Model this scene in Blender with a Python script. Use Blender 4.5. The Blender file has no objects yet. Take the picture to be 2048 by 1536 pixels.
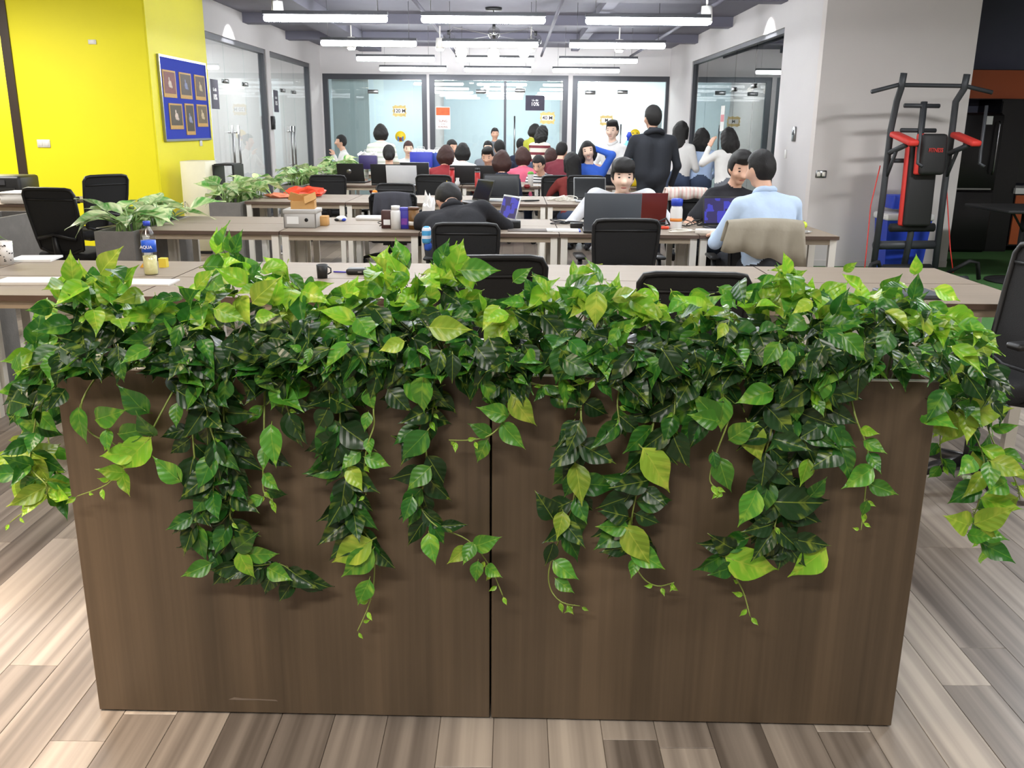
import bpy, bmesh, math, random
import numpy as np
from mathutils import Vector, Matrix, Euler
SC = bpy.context.scene
COL = SC.collection
PI = math.pi

# ------------------------------------------------------------------ camera
F_PX = 1812.0
PITCH = math.atan(512 / 1812.0)
ROLL = 0.009
CAM = np.array([0.0, 0.0, 1.5])
_f = np.array([0, math.cos(PITCH), -math.sin(PITCH)])
_u0 = np.array([0, math.sin(PITCH), math.cos(PITCH)])
_r0 = np.array([1.0, 0, 0])
_r = _r0 * math.cos(ROLL) + _u0 * math.sin(ROLL)
_u = _u0 * math.cos(ROLL) - _r0 * math.sin(ROLL)
cd = bpy.data.cameras.new('camera')
cd.sensor_width = 36.0
cd.lens = F_PX / 2048 * 36.0
cd.clip_start = 0.05
cd.clip_end = 80
co = bpy.data.objects.new('camera', cd)
COL.objects.link(co)
co.matrix_world = Matrix(((_r[0], _u[0], -_f[0], 0), (_r[1], _u[1], -_f[1], 0), (_r[2], _u[2], -_f[2], 1.5), (0, 0, 0, 1)))
SC.camera = co

def ray(x, y): return _r * (x - 1024) / F_PX + _u * (768 - y) / F_PX + _f
def aY(x, y, Y):            # measured point at depth Y
    d = ray(x, y); return CAM + d * (Y / d[1])
def aZ(x, y, Z):            # measured point at height Z
    d = ray(x, y); return CAM + d * ((Z - 1.5) / d[2])
def aX(x, y, X):
    d = ray(x, y); return CAM + d * (X / d[0])

# ------------------------------------------------------------------ view, world, lamps
SC.view_settings.view_transform = 'Standard'
SC.view_settings.look = 'None'
SC.view_settings.exposure = 0.15
SC.view_settings.gamma = 1.0
SC.view_settings.use_curve_mapping = False
w = bpy.data.worlds.new('world'); SC.world = w; w.use_nodes = True
w.node_tree.nodes['Background'].inputs[0].default_value = (0.8, 0.88, 1, 1)
w.node_tree.nodes['Background'].inputs[1].default_value = 0.05
TUBE = 68.0        # radiance of the linear pendants
ROOM_TUBE = 85.0

def area(name, loc, size, power, color=(1, 1, 1), rot=(0, 0, 0), sy=None):
    l = bpy.data.lights.new(name, 'AREA'); l.energy = power; l.color = color
    l.size = size
    if sy: l.shape = 'RECTANGLE'; l.size_y = sy
    o = bpy.data.objects.new(name, l); o.location = loc; o.rotation_euler = rot
    COL.objects.link(o); return o
def spot(name, loc, power, ang, blend, color=(1, 1, 1), rot=(0, 0, 0), r=0.04):
    l = bpy.data.lights.new(name, 'SPOT'); l.energy = power; l.color = color
    l.spot_size = ang; l.spot_blend = blend; l.shadow_soft_size = r
    o = bpy.data.objects.new(name, l); o.location = loc; o.rotation_euler = rot
    COL.objects.link(o); return o
# ceiling panels over and behind the photographer (entrance side)
area('ceiling_lamp_entrance', (-0.9, -0.5, 3.05), 1.6, 112, (1, 0.95, 0.88), sy=0.4)
area('ceiling_lamp_lobby', (-2.6, 1.6, 3.05), 1.0, 90, (1, 0.80, 0.62), sy=0.6)
area('ceiling_lamp_lobby', (2.6, 1.0, 3.05), 1.2, 72, (1, 0.95, 0.88), sy=0.5)
area('ceiling_lamp_yellow_corner', (-6.0, 8.6, 3.05), 1.2, 150, (1, 0.97, 0.90), sy=0.5)
area('ceiling_lamp_yellow_room', (-7.2, 12.1, 3.05), 0.8, 110, (1, 0.97, 0.88), sy=0.5)
spot('downlight_warm_left', (-2.15, 1.65, 3.05), 900, 0.95, 0.8, (1, 0.80, 0.62), r=0.06)
area('ceiling_lamp_gym', (5.0, 6.0, 3.05), 0.9, 190, (0.95, 0.97, 1), sy=0.4)
spot('wall_washer_left', (-3.75, 14.0, 3.10), 260, 1.15, 0.35, (1, 0.99, 0.96), (0, 0.5, 0))
spot('wall_washer_right', (2.92, 12.6, 3.10), 260, 1.15, 0.35, (1, 0.99, 0.96), (0, -0.5, 0))

# ------------------------------------------------------------------ helpers
def lin(h):
    h = h.lstrip('#'); o = []
    for i in (0, 2, 4):
        c = int(h[i:i + 2], 16) / 255
        o.append(c / 12.92 if c <= 0.04045 else ((c + 0.055) / 1.055) ** 2.4)
    return tuple(o) + (1,)
MATS = {}
def nt(m): return m.node_tree.nodes, m.node_tree.links
def pm(name, col, rough=0.5, metal=0.0, var=0.06, scale=8.0, bump=0.0, spec=0.5, stretch=(1, 1, 1), bscale=None, emit=None, est=0, coat=0):
    """plain procedural material: colour varied by noise, optional fine relief"""
    if name in MATS: return MATS[name]
    m = bpy.data.materials.new(name); m.use_nodes = True
    N, L = nt(m); b = N['Principled BSDF']
    c = lin(col)
    b.inputs['Roughness'].default_value = rough
    b.inputs['Metallic'].default_value = metal
    b.inputs['Specular IOR Level'].default_value = spec
    if coat: b.inputs['Coat Weight'].default_value = coat
    tc = N.new('ShaderNodeTexCoord'); mp = N.new('ShaderNodeMapping')
    mp.inputs['Scale'].default_value = stretch
    L.new(tc.outputs['Object'], mp.inputs[0])
    no = N.new('ShaderNodeTexNoise'); no.inputs['Scale'].default_value = scale; no.inputs['Detail'].default_value = 4
    L.new(mp.outputs[0], no.inputs['Vector'])
    mx = N.new('ShaderNodeMix'); mx.data_type = 'RGBA'
    mx.inputs[6].default_value = tuple(v * (1 - var) for v in c[:3]) + (1,)
    mx.inputs[7].default_value = tuple(min(1, v * (1 + var)) for v in c[:3]) + (1,)
    L.new(no.outputs[0], mx.inputs[0]); L.new(mx.outputs[2], b.inputs['Base Color'])
    if bump:
        n2 = N.new('ShaderNodeTexNoise'); n2.inputs['Scale'].default_value = bscale or scale * 6
        L.new(mp.outputs[0], n2.inputs['Vector'])
        bp = N.new('ShaderNodeBump'); bp.inputs['Strength'].default_value = bump; bp.inputs['Distance'].default_value = 0.01
        L.new(n2.outputs[0], bp.inputs['Height']); L.new(bp.outputs[0], b.inputs['Normal'])
    if emit:
        b.inputs['Emission Color'].default_value = lin(emit); b.inputs['Emission Strength'].default_value = est
    MATS[name] = m; return m
def emat(name, col, st):
    m = bpy.data.materials.new(name); m.use_nodes = True
    N, L = nt(m); N.remove(N['Principled BSDF'])
    e = N.new('ShaderNodeEmission'); e.inputs[0].default_value = lin(col); e.inputs[1].default_value = st
    L.new(e.outputs[0], N['Material Output'].inputs[0]); MATS[name] = m; return m
def glassmat(name, tint=(0.93, 0.97, 0.97), ior=1.5, base=0.0):
    m = bpy.data.materials.new(name); m.use_nodes = True
    N, L = nt(m); N.remove(N['Principled BSDF'])
    t = N.new('ShaderNodeBsdfTransparent'); t.inputs[0].default_value = tint + (1,)
    g = N.new('ShaderNodeBsdfGlossy'); g.inputs['Roughness'].default_value = 0.0
    fr = N.new('ShaderNodeFresnel'); fr.inputs[0].default_value = ior
    ad = N.new('ShaderNodeMath'); ad.operation = 'ADD'; ad.inputs[1].default_value = base; ad.use_clamp = True
    L.new(fr.outputs[0], ad.inputs[0])
    ge = N.new('ShaderNodeNewGeometry'); iv = N.new('ShaderNodeMath'); iv.operation = 'SUBTRACT'; iv.inputs[0].default_value = 1.0; L.new(ge.outputs['Backfacing'], iv.inputs[1])
    mu = N.new('ShaderNodeMath'); mu.operation = 'MULTIPLY'; L.new(ad.outputs[0], mu.inputs[0]); L.new(iv.outputs[0], mu.inputs[1])
    mx = N.new('ShaderNodeMixShader'); L.new(mu.outputs[0], mx.inputs[0])
    L.new(t.outputs[0], mx.inputs[1]); L.new(g.outputs[0], mx.inputs[2])
    L.new(mx.outputs[0], N['Material Output'].inputs[0]); MATS[name] = m; return m

class MB:
    """collects shapes; build() links them as ONE mesh object"""
    def __init__(s): s.v = []; s.f = []; s.m = []; s.sm = []
    def add(s, vs, fs, mi=0, smooth=False):
        o = len(s.v); s.v += [tuple(map(float, p)) for p in vs]
        for q in fs: s.f.append(tuple(o + i for i in q)); s.m.append(mi); s.sm.append(smooth)
        return s
    def box(s, c, d, rot=None, mi=0):
        hx, hy, hz = d[0] / 2, d[1] / 2, d[2] / 2
        vs = [Vector((x, y, z)) for x in (-hx, hx) for y in (-hy, hy) for z in (-hz, hz)]
        R = Euler(rot).to_matrix() if rot else Matrix.Identity(3)
        vs = [R @ p + Vector(c) for p in vs]
        return s.add(vs, [(0, 1, 3, 2), (4, 6, 7, 5), (0, 4, 5, 1), (2, 3, 7, 6), (0, 2, 6, 4), (1, 5, 7, 3)], mi)
    def b2(s, lo, hi, mi=0):
        return s.box([(a + b) / 2 for a, b in zip(lo, hi)], [abs(b - a) for a, b in zip(lo, hi)], None, mi)
    def rbox(s, c, d, r=0.01, seg=2, rot=None, mi=0, smooth=True):
        bm = bmesh.new(); bmesh.ops.create_cube(bm, size=1)
        for v in bm.verts: v.co = Vector((v.co.x * d[0], v.co.y * d[1], v.co.z * d[2]))
        bmesh.ops.bevel(bm, geom=bm.edges[:], offset=min(r, min(d) * 0.49), segments=seg, profile=0.5, affect='EDGES')
        R = Euler(rot).to_matrix() if rot else Matrix.Identity(3)
        bm.verts.index_update()
        s.add([R @ v.co + Vector(c) for v in bm.verts], [[v.index for v in f.verts] for f in bm.faces], mi, smooth)
        bm.free(); return s
    def tube(s, pts, r, n=6, mi=0, cap=True, smooth=True):
        pts = [Vector(p) for p in pts]; k = len(pts)
        rs = r if isinstance(r, (list, tuple)) else [r] * k
        vs = []; up = None
        for i, p in enumerate(pts):
            t = (pts[min(i + 1, k - 1)] - pts[max(i - 1, 0)])
            if t.length < 1e-9: t = Vector((0, 0, 1))
            t.normalize()
            if up is None:
                up = Vector((0, 0, 1)) if abs(t.z) < 0.9 else Vector((1, 0, 0))
            a = t.cross(up)
            if a.length < 1e-6: a = t.cross(Vector((0, 1, 0.3)))
            a.normalize(); b = a.cross(t); up = b
            vs += [p + (a * math.cos(2 * PI * j / n) + b * math.sin(2 * PI * j / n)) * rs[i] for j in range(n)]
        fs = [(i * n + j, i * n + (j + 1) % n, (i + 1) * n + (j + 1) % n, (i + 1) * n + j) for i in range(k - 1) for j in range(n)]
        if cap: fs += [tuple(range(n))[::-1], tuple((k - 1) * n + j for j in range(n))]
        return s.add(vs, fs, mi, smooth)
    def lathe(s, prof, c=(0, 0, 0), n=16, mi=0, rot=None, smooth=True):
        R = Euler(rot).to_matrix() if rot else Matrix.Identity(3)
        vs = []; k = len(prof)
        for (r, z) in prof:
            vs += [R @ Vector((r * math.cos(2 * PI * j / n), r * math.sin(2 * PI * j / n), z)) + Vector(c) for j in range(n)]
        fs = [(i * n + j, i * n + (j + 1) % n, (i + 1) * n + (j + 1) % n, (i + 1) * n + j) for i in range(k - 1) for j in range(n)]
        if prof[0][0] > 1e-6: fs.append(tuple(range(n))[::-1])
        if prof[-1][0] > 1e-6: fs.append(tuple((k - 1) * n + j for j in range(n)))
        return s.add(vs, fs, mi, smooth)
    def ell(s, c, r, n=12, mi=0):
        prof = [(max(1e-4, math.cos(a)), math.sin(a)) for a in [(-PI / 2 + PI * i / (n // 2)) for i in range(n // 2 + 1)]]
        o = len(s.v); s.lathe(prof, (0, 0, 0), n, mi)
        for i in range(o, len(s.v)):
            p = s.v[i]; s.v[i] = (p[0] * r[0] + c[0], p[1] * r[1] + c[1], p[2] * r[2] + c[2])
        return s
    def prism(s, poly, z0, z1, mi=0, axis='z', smooth=False):
        """poly of 2D points extruded; axis names the extrusion direction"""
        def P(a, b, c): return (a, b, c) if axis == 'z' else ((a, c, b) if axis == 'y' else (c, a, b))
        n = len(poly)
        vs = [P(a, b, z0) for a, b in poly] + [P(a, b, z1) for a, b in poly]
        fs = [tuple(range(n))[::-1], tuple(range(n, 2 * n))] + [(i, (i + 1) % n, n + (i + 1) % n, n + i) for i in range(n)]
        return s.add(vs, fs, mi, smooth)
    def mesh(s, name, mats):
        me = bpy.data.meshes.new(name)
        me.from_pydata(s.v, [], s.f)
        if not isinstance(mats, (list, tuple)): mats = [mats]
        for m in mats: me.materials.append(m)
        me.polygons.foreach_set('material_index', s.m)
        me.polygons.foreach_set('use_smooth', s.sm)
        bm = bmesh.new(); bm.from_mesh(me); bmesh.ops.recalc_face_normals(bm, faces=bm.faces[:]); bm.to_mesh(me); bm.free()
        me.update(); return me
    def build(s, name, mats, parent=None, loc=None, rot=None):
        return put(name, s.mesh(name, mats), parent, loc, rot)
def put(name, me, parent=None, loc=None, rot=None, scale=None):
    o = bpy.data.objects.new(name, me); COL.objects.link(o)
    if parent: o.parent = parent
    if loc is not None: o.location = Vector(loc)
    if rot is not None: o.rotation_euler = rot
    if scale is not None: o.scale = scale if isinstance(scale, (tuple, list)) else (scale,) * 3
    return o
def tag(o, label, cat, group=None, kind=None):
    o['label'] = label; o['category'] = cat
    if group: o['group'] = group
    if kind: o['kind'] = kind
    return o
def thing(name, label, cat, loc=(0, 0, 0), rz=0.0, group=None, scale=None):
    o = bpy.data.objects.new(name, None); COL.objects.link(o); o.empty_display_size = 0.1
    o.location = Vector(loc); o.rotation_euler = (0, 0, rz)
    if scale: o.scale = (scale,) * 3
    return tag(o, label, cat, group)
def struct(name, mb, mats, parent=None):
    o = mb.build(name, mats, parent)
    if not parent: o['kind'] = 'structure'
    return o
KIDS = {}
def copy_tree(o, parent=None):
    c = o.copy(); COL.objects.link(c)
    if parent: c.parent = parent; c.matrix_parent_inverse = o.matrix_parent_inverse
    for ch in o.children: copy_tree(ch, c)
    return c
def text_mesh(txt, size, mat, parent, loc, rot, align='CENTER', depth=0.0004, name='lettering', font=None, sx=1.0):
    cu = bpy.data.curves.new('t', 'FONT'); cu.body = txt; cu.size = size; cu.align_x = align; cu.align_y = 'CENTER'; cu.extrude = depth
    cu.offset = size * 0.012
    t = bpy.data.objects.new('t', cu); COL.objects.link(t)
    bpy.context.view_layer.update()
    me = bpy.data.meshes.new_from_object(t.evaluated_get(bpy.context.evaluated_depsgraph_get()))
    me.materials.clear(); me.materials.append(mat)
    bpy.data.objects.remove(t); bpy.data.curves.remove(cu)
    o = put(name, me, parent, loc, rot); o.scale = (sx, 1, 1)
    return o

# ------------------------------------------------------------------ materials
M_wall = pm('wall_paint_white', '#d0cccb', 0.7, var=0.03, scale=3, bump=0.05, bscale=120)
M_wallgrey = pm('wall_paint_grey', '#d4cdc8', 0.75, var=0.04, scale=2, bump=0.05, bscale=120)
M_yellow = pm('wall_paint_yellow', '#f2e712', 0.6, var=0.03, scale=2, bump=0.04, bscale=120)
M_ceil = pm('ceiling_paint_slate', '#6a6976', 0.8, var=0.10, scale=2.5)
M_slate = pm('wall_paint_slate', '#5d5f70', 0.7, var=0.05)
M_bluewall = pm('wall_paint_pale_blue', '#d0e3ea', 0.6, var=0.04)
M_black = pm('black_plastic', '#1b1b1c', 0.45, var=0.1)
M_blackmat = pm('black_matte', '#141414', 0.7, var=0.1)
M_frame = pm('dark_frame_metal', '#48494e', 0.4, 0.4)
M_steel = pm('brushed_steel', '#9b9b9b', 0.3, 1.0)
M_chrome = pm('chrome', '#d5d5d5', 0.12, 1.0)
M_desk = pm('desk_laminate', '#8c7e6e', 0.6, var=0.10, scale=3, stretch=(1, 10, 10), bump=0.02)
M_deskedge = pm('desk_edge_band', '#5f4d41', 0.45, var=0.1)
M_cream = pm('powder_coat_cream', '#e9e4d8', 0.45, var=0.03)
M_apron = pm('desk_apron_beam', '#a3947f', 0.5, var=0.06)
M_concrete = pm('planter_box_grey', '#7d7974', 0.85, var=0.18, scale=14, bump=0.15)
M_soil = pm('soil', '#2a2119', 0.95, var=0.4, scale=40, bump=0.6)
M_mesh = pm('chair_mesh_black', '#1a1a1b', 0.75, var=0.25, scale=150, bump=0.35, bscale=420)
M_fabric = pm('black_fabric', '#1c1c1e', 0.9, var=0.2, scale=60, bump=0.3, bscale=300)
M_white = pm('white_plastic', '#e6e4e0', 0.4, var=0.03)
M_paper = pm('paper', '#eeeeea', 0.8, var=0.02)
M_card = pm('cardboard', '#c89a5e', 0.85, var=0.12, scale=20)
M_green_turf = pm('turf', '#3d6d2f', 0.95, var=0.35, scale=60, bump=0.8, bscale=300)
M_orange = pm('orange_laminate', '#b3572c', 0.35, var=0.05)
M_turfdark = pm('kitchen_black', '#151214', 0.3, var=0.1)
M_skin = pm('skin', '#dcae93', 0.55, var=0.05, scale=20)
M_skin2 = pm('skin_pale', '#ecc9b2', 0.55, var=0.05, scale=20)
M_hair = pm('hair_black', '#0e0b09', 0.6, var=0.35, scale=14, stretch=(6, 6, 1), bump=0.5, bscale=90)
M_hairbrown = pm('hair_brown', '#3d201a', 0.6, var=0.35, scale=14, stretch=(6, 6, 1), bump=0.5, bscale=90)
M_red = pm('red_enamel', '#b02a2a', 0.3, var=0.04)
M_blue = pm('blue_plastic', '#2744b8', 0.4, var=0.05)
M_gold = pm('gold_card', '#c79a4a', 0.6, var=0.2, scale=40)
M_purpleink = pm('dark_purple_print', '#2f2a3d', 0.6, var=0.3, scale=12)
M_redink = pm('red_brown_ink', '#8a3f33', 0.7)
M_lime = pm('yellow_plastic', '#e8c81c', 0.5)
M_glass = glassmat('office_glass', base=0.03)
M_glassR = glassmat('office_glass_grey', (0.62, 0.68, 0.68), 1.55, base=0.05)
M_clear = glassmat('clear_glass', (0.9, 0.9, 0.88), 1.4, base=0.06)
M_tube = emat('lamp_tube_light', '#f7fbff', TUBE)
M_roomdim = emat('lamp_tube_room_left', '#ffffff', 70)
M_roomtube = emat('lamp_tube_room', '#ffffff', ROOM_TUBE)
M_globe = emat('globe_bulb_light', '#fff6e6', 14)
M_spotl = emat('spot_lens_light', '#fffaf0', 40)
M_frost = pm('frosted_panel', '#a9b4b4', 0.5, var=0.03)

def floormat():
    m = bpy.data.materials.new('vinyl_plank'); m.use_nodes = True
    N, L = nt(m); b = N['Principled BSDF']; b.inputs['Roughness'].default_value = 0.38
    tc = N.new('ShaderNodeTexCoord'); oi = N.new('ShaderNodeObjectInfo')
    mp = N.new('ShaderNodeMapping'); mp.inputs['Scale'].default_value = (6, 0.6, 1)
    off = N.new('ShaderNodeVectorMath'); off.operation = 'SCALE'; off.inputs['Scale'].default_value = 40
    cb = N.new('ShaderNodeCombineXYZ'); L.new(oi.outputs['Random'], cb.inputs[0]); L.new(oi.outputs['Random'], cb.inputs[1])
    L.new(cb.outputs[0], off.inputs[0])
    ad = N.new('ShaderNodeVectorMath'); ad.operation = 'ADD'
    L.new(tc.outputs['Object'], mp.inputs[0]); L.new(mp.outputs[0], ad.inputs[0]); L.new(off.outputs[0], ad.inputs[1])
    wv = N.new('ShaderNodeTexNoise'); wv.inputs['Scale'].default_value = 1.0; wv.inputs['Detail'].default_value = 3; wv.inputs['Distortion'].default_value = 1.2
    L.new(ad.outputs[0], wv.inputs['Vector'])
    ms = N.new('ShaderNodeMath'); ms.operation = 'MULTIPLY'; ms.inputs[1].default_value = 15
    L.new(wv.outputs[0], ms.inputs[0])
    sn = N.new('ShaderNodeMath'); sn.operation = 'SINE'; L.new(ms.outputs[0], sn.inputs[0])
    n2 = N.new('ShaderNodeTexNoise'); n2.inputs['Scale'].default_value = 5; n2.inputs['Detail'].default_value = 5; n2.inputs['Roughness'].default_value = 0.42
    mp2 = N.new('ShaderNodeMapping'); mp2.inputs['Scale'].default_value = (0.9, 0.16, 1); L.new(ad.outputs[0], mp2.inputs[0]); L.new(mp2.outputs[0], n2.inputs['Vector'])
    mr = N.new('ShaderNodeMath'); mr.operation = 'MULTIPLY_ADD'; mr.inputs[1].default_value = 0.03; L.new(sn.outputs[0], mr.inputs[0])
    L.new(n2.outputs[0], mr.inputs[2])
    rr = N.new('ShaderNodeMath'); rr.operation = 'MULTIPLY_ADD'; rr.inputs[1].default_value = 0.45
    L.new(oi.outputs['Random'], rr.inputs[0]); L.new(mr.outputs[0], rr.inputs[2])
    sb = N.new('ShaderNodeMath'); sb.operation = 'SUBTRACT'; sb.inputs[1].default_value = 0.2; L.new(rr.outputs[0], sb.inputs[0])
    cr = N.new('ShaderNodeValToRGB'); e = cr.color_ramp.elements
    e[0].position = 0.2; e[0].color = lin('#574f48'); e[1].position = 0.85; e[1].color = lin('#aca296')
    k = e.new(0.5); k.color = lin('#827970')
    L.new(sb.outputs[0], cr.inputs[0]); L.new(cr.outputs[0], b.inputs['Base Color'])
    bp = N.new('ShaderNodeBump'); bp.inputs['Strength'].default_value = 0.12; bp.inputs['Distance'].default_value = 0.004
    L.new(mr.outputs[0], bp.inputs['Height']); L.new(bp.outputs[0], b.inputs['Normal'])
    MATS['vinyl_plank'] = m; return m
M_floor = floormat()
def floorfar():
    m = bpy.data.materials.new('vinyl_plank_far'); m.use_nodes = True
    N, L = nt(m); b = N['Principled BSDF']; b.inputs['Roughness'].default_value = 0.4
    tc = N.new('ShaderNodeTexCoord')
    br = N.new('ShaderNodeTexBrick'); br.inputs['Scale'].default_value = 1
    br.inputs['Brick Width'].default_value = 1.2; br.inputs['Row Height'].default_value = 0.14; br.inputs['Mortar Size'].default_value = 0.002
    br.inputs['Color1'].default_value = lin('#7d7064'); br.inputs['Color2'].default_value = lin('#a39585'); br.inputs['Mortar'].default_value = lin('#4a4038')
    mp = N.new('ShaderNodeMapping'); mp.inputs['Rotation'].default_value = (0, 0, PI / 2)
    L.new(tc.outputs['Object'], mp.inputs[0]); L.new(mp.outputs[0], br.inputs['Vector']); L.new(br.outputs[0], b.inputs['Base Color'])
    return m
M_floorfar = floorfar()
def woodmat():
    m = bpy.data.materials.new('dark_veneer'); m.use_nodes = True
    N, L = nt(m); b = N['Principled BSDF']; b.inputs['Roughness'].default_value = 0.42
    tc = N.new('ShaderNodeTexCoord'); mp = N.new('ShaderNodeMapping'); mp.inputs['Scale'].default_value = (60, 60, 1.2)
    L.new(tc.outputs['Object'], mp.inputs[0])
    n = N.new('ShaderNodeTexNoise'); n.inputs['Scale'].default_value = 1; n.inputs['Detail'].default_value = 5; L.new(mp.outputs[0], n.inputs['Vector'])
    mp2 = N.new('ShaderNodeMapping'); mp2.inputs['Scale'].default_value = (7, 7, 0.35); L.new(tc.outputs['Object'], mp2.inputs[0])
    n2 = N.new('ShaderNodeTexNoise'); n2.inputs['Scale'].default_value = 1; n2.inputs['Detail'].default_value = 2; L.new(mp2.outputs[0], n2.inputs['Vector'])
    ad = N.new('ShaderNodeMath'); ad.operation = 'MULTIPLY_ADD'; ad.inputs[1].default_value = 0.45; L.new(n.outputs[0], ad.inputs[0]); L.new(n2.outputs[0], ad.inputs[2])
    cr = N.new('ShaderNodeValToRGB'); e = cr.color_ramp.elements
    e[0].position = 0.5; e[0].color = lin('#4b3f31'); e[1].position = 0.95; e[1].color = lin('#6a5946')
    L.new(ad.outputs[0], cr.inputs[0]); L.new(cr.outputs[0], b.inputs['Base Color'])
    bp = N.new('ShaderNodeBump'); bp.inputs['Strength'].default_value = 0.08; bp.inputs['Distance'].default_value = 0.003
    L.new(n.outputs[0], bp.inputs['Height']); L.new(bp.outputs[0], b.inputs['Normal'])
    return m
M_wood = woodmat()

# ------------------------------------------------------------------ the room
HC = 3.15          # ceiling height
XL, XR = -4.15, 3.31
YB = 20.4          # glass partition at the far end
YW = 10.85         # yellow wall
YG = 10.35         # grey wall behind the gym rack
fl = struct('floor', MB().b2((-9.5, -4, -0.1), (9.5, 25, -0.004)), M_floorfar)
# vinyl planks near the camera, each its own piece
rnd = random.Random(7)
pl_me = MB().rbox((0, 0, -0.0035), (0.1385, 1.0, 0.007), 0.0009, 1, smooth=False).mesh('plank', M_floor)
cells = []
for c in range(-22, 23):
    x = c * 0.14 + 0.03
    y = 0.6 + rnd.random() * 1.1
    while y < 6.0:
        L_ = 1.22
        yc = y + L_ / 2
        ym = y + L_
        if ym > 1.25 and abs(x) < 0.62 * ym + 0.25 and not (abs(x) < 0.8 and y > 2.1 and ym < 2.4):
            cells.append((abs(x) + 0.15 * yc + (3 if abs(x) < .9 and yc > 2.7 else 0), x, yc, L_))
        y += L_
cells.sort()
for _, x, yc, L_ in cells[:296]:
    o = put('plank', pl_me, fl, (x, yc, 0)); o.scale = (1, L_ - 0.0015, 1)
# turf corner on the right
struct('trim_1', MB().b2((3.3, 6.9, -0.004), (9.4, 12.4, 0.012)), M_green_turf)
# ceiling with beams and pipes
ce = struct('ceiling', MB().b2((-9.5, -4, HC), (9.5, 25, HC + 0.2)), M_ceil)
for y in (8.9, 12.0, 14.9, 17.6):
    MB().b2((XL, y - 0.15, HC - 0.14), (XR, y + 0.15, HC), ).build('beam', M_ceil, ce)
for x in (-1.2, 0.55, 2.4):
    MB().tube([(x, 7, HC - 0.2), (x, 20, HC - 0.2)], 0.025, 8).build('pipe', M_ceil, ce)
MB().b2((-3.2, 7.5, HC - 0.16), (-2.75, 19.8, HC)).build('duct', M_ceil, ce)
MB().b2((1.15, 7.5, HC - 0.12), (1.3, 19.8, HC)).build('cable_tray', M_ceil, ce)

def opening_wall(name, p0, p1, z1, holes, mat, th=0.14, z0=0.0):
    """vertical wall along p0->p1 with rectangular holes [(a,b,za,zb)] in metres along it"""
    p0 = Vector(p0); p1 = Vector(p1); L_ = (p1 - p0).length; d = (p1 - p0) / L_; n = Vector((-d.y, d.x))
    mb = MB()
    def blk(a, b, za, zb):
        if b - a < 1e-4 or zb - za < 1e-4: return
        c = p0 + d * ((a + b) / 2)
        mb.box((c.x, c.y, (za + zb) / 2), (b - a, th, zb - za), (0, 0, math.atan2(d.y, d.x)))
    x = 0
    for (a, b, za, zb) in sorted(holes):
        blk(x, a, z0, z1); blk(a, b, z0, za); blk(a, b, zb, z1); x = b
    blk(x, L_, z0, z1)
    return struct(name, mb, mat)
HG = 2.72          # head of the glass partitions
# yellow wall facing the camera, with the framed opening at far left
opening_wall('wall_front_left', (-9.5, YW + 0.07), (XL, YW + 0.07), HC, [(0.6, 3.82, 0.0, 2.82)], M_yellow)
# yellow return, then the glass front of the left rooms
LW = [(YW + 2.05, 16.0), (16.25, 19.4)]
opening_wall('wall_left', (XL - 0.07, YW + 0.14), (XL - 0.07, YB), HC, [(a - YW - 0.14, b - YW - 0.14, 0, HG) for a, b in LW], M_wall)
struct('wall_left_return', MB().b2((XL - 0.01, YW, 0), (XL + 0.012, LW[0][0] - 0.02, HC)), M_yellow)
# right wall with glass, grey wall facing camera
RW = [(11.9, 17.9)]
opening_wall('wall_right', (XR + 0.07, YG + 0.14), (XR + 0.07, YB), HC, [(RW[0][0] - YG - 0.14, RW[0][1] - YG - 0.14, 0, HG)], M_wall)
struct('wall_front_right', MB().b2((XR, YG, 0), (4.95, YG + 0.14, HC)), M_wallgrey)
struct('wall_kitchen', MB().b2((4.9, 12.4, 0), (9.4, 12.55, HC)), M_slate)
struct('wall_kitchen_side', MB().b2((4.81, YG + 0.14, 0), (4.95, 12.5, HC)), M_slate)
# far partition with three framed openings
def xb(px): return aY(px, 150, YB)[0]
BH = [(xb(644), xb(853)), (xb(858), xb(1137)), (xb(1146), xb(1344))]
ZH = aY(1000, 150, YB)[2]
opening_wall('wall_back', (XL - 0.07, YB + 0.07), (XR + 0.07, YB + 0.07), HC, [(a - XL + 0.07, b - XL + 0.07, 0, ZH) for a, b in BH], M_wall)
# shell that closes the building out of view
struct('wall_outer_left', MB().b2((-9.6, -4, 0), (-9.5, 25, HC)), M_wall)
struct('wall_outer_right', MB().b2((9.4, -4, 0), (9.5, 25, HC)), M_wall)
struct('wall_outer_back', MB().b2((-9.5, 24.3, 0), (9.5, 24.4, HC)), M_bluewall)
struct('wall_behind', MB().b2((-9.5, -4.1, 0), (9.5, -4, HC)), M_wall)
struct('wall_room_left_1', MB().b2((-7.6, 12.95, 0), (-7.5, 20.4, HC)), M_wall)
struct('wall_room_left_2', MB().b2((-7.5, 16.06, 0), (XL - 0.15, 16.18, HC)), M_wall)
struct('wall_room_left_3', MB().b2((-9.5, 12.82, 0), (XL - 0.15, 12.88, HC)), M_yellow)
struct('wall_room_left_5', MB().b2((-9.5, 12.881, 0), (XL - 0.15, 12.95, HC)), M_wall)
struct('wall_room_left_4', MB().b2((-7.5, YB, 0), (XL - 0.15, YB + 0.1, HC)), M_wall)
struct('wall_room_right_1', MB().b2((XR + 0.15, 18.5, 0), (7.2, 18.6, HC)), M_frost)
struct('wall_room_right_2', MB().b2((7.2, 12.55, 0), (7.3, 18.6, HC)), M_frost)
struct('wall_room_back_1', MB().b2((BH[0][1] + 0.01, YB + 0.16, 0), (BH[0][1] + 0.07, 24.3, HC)), M_wall)
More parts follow.
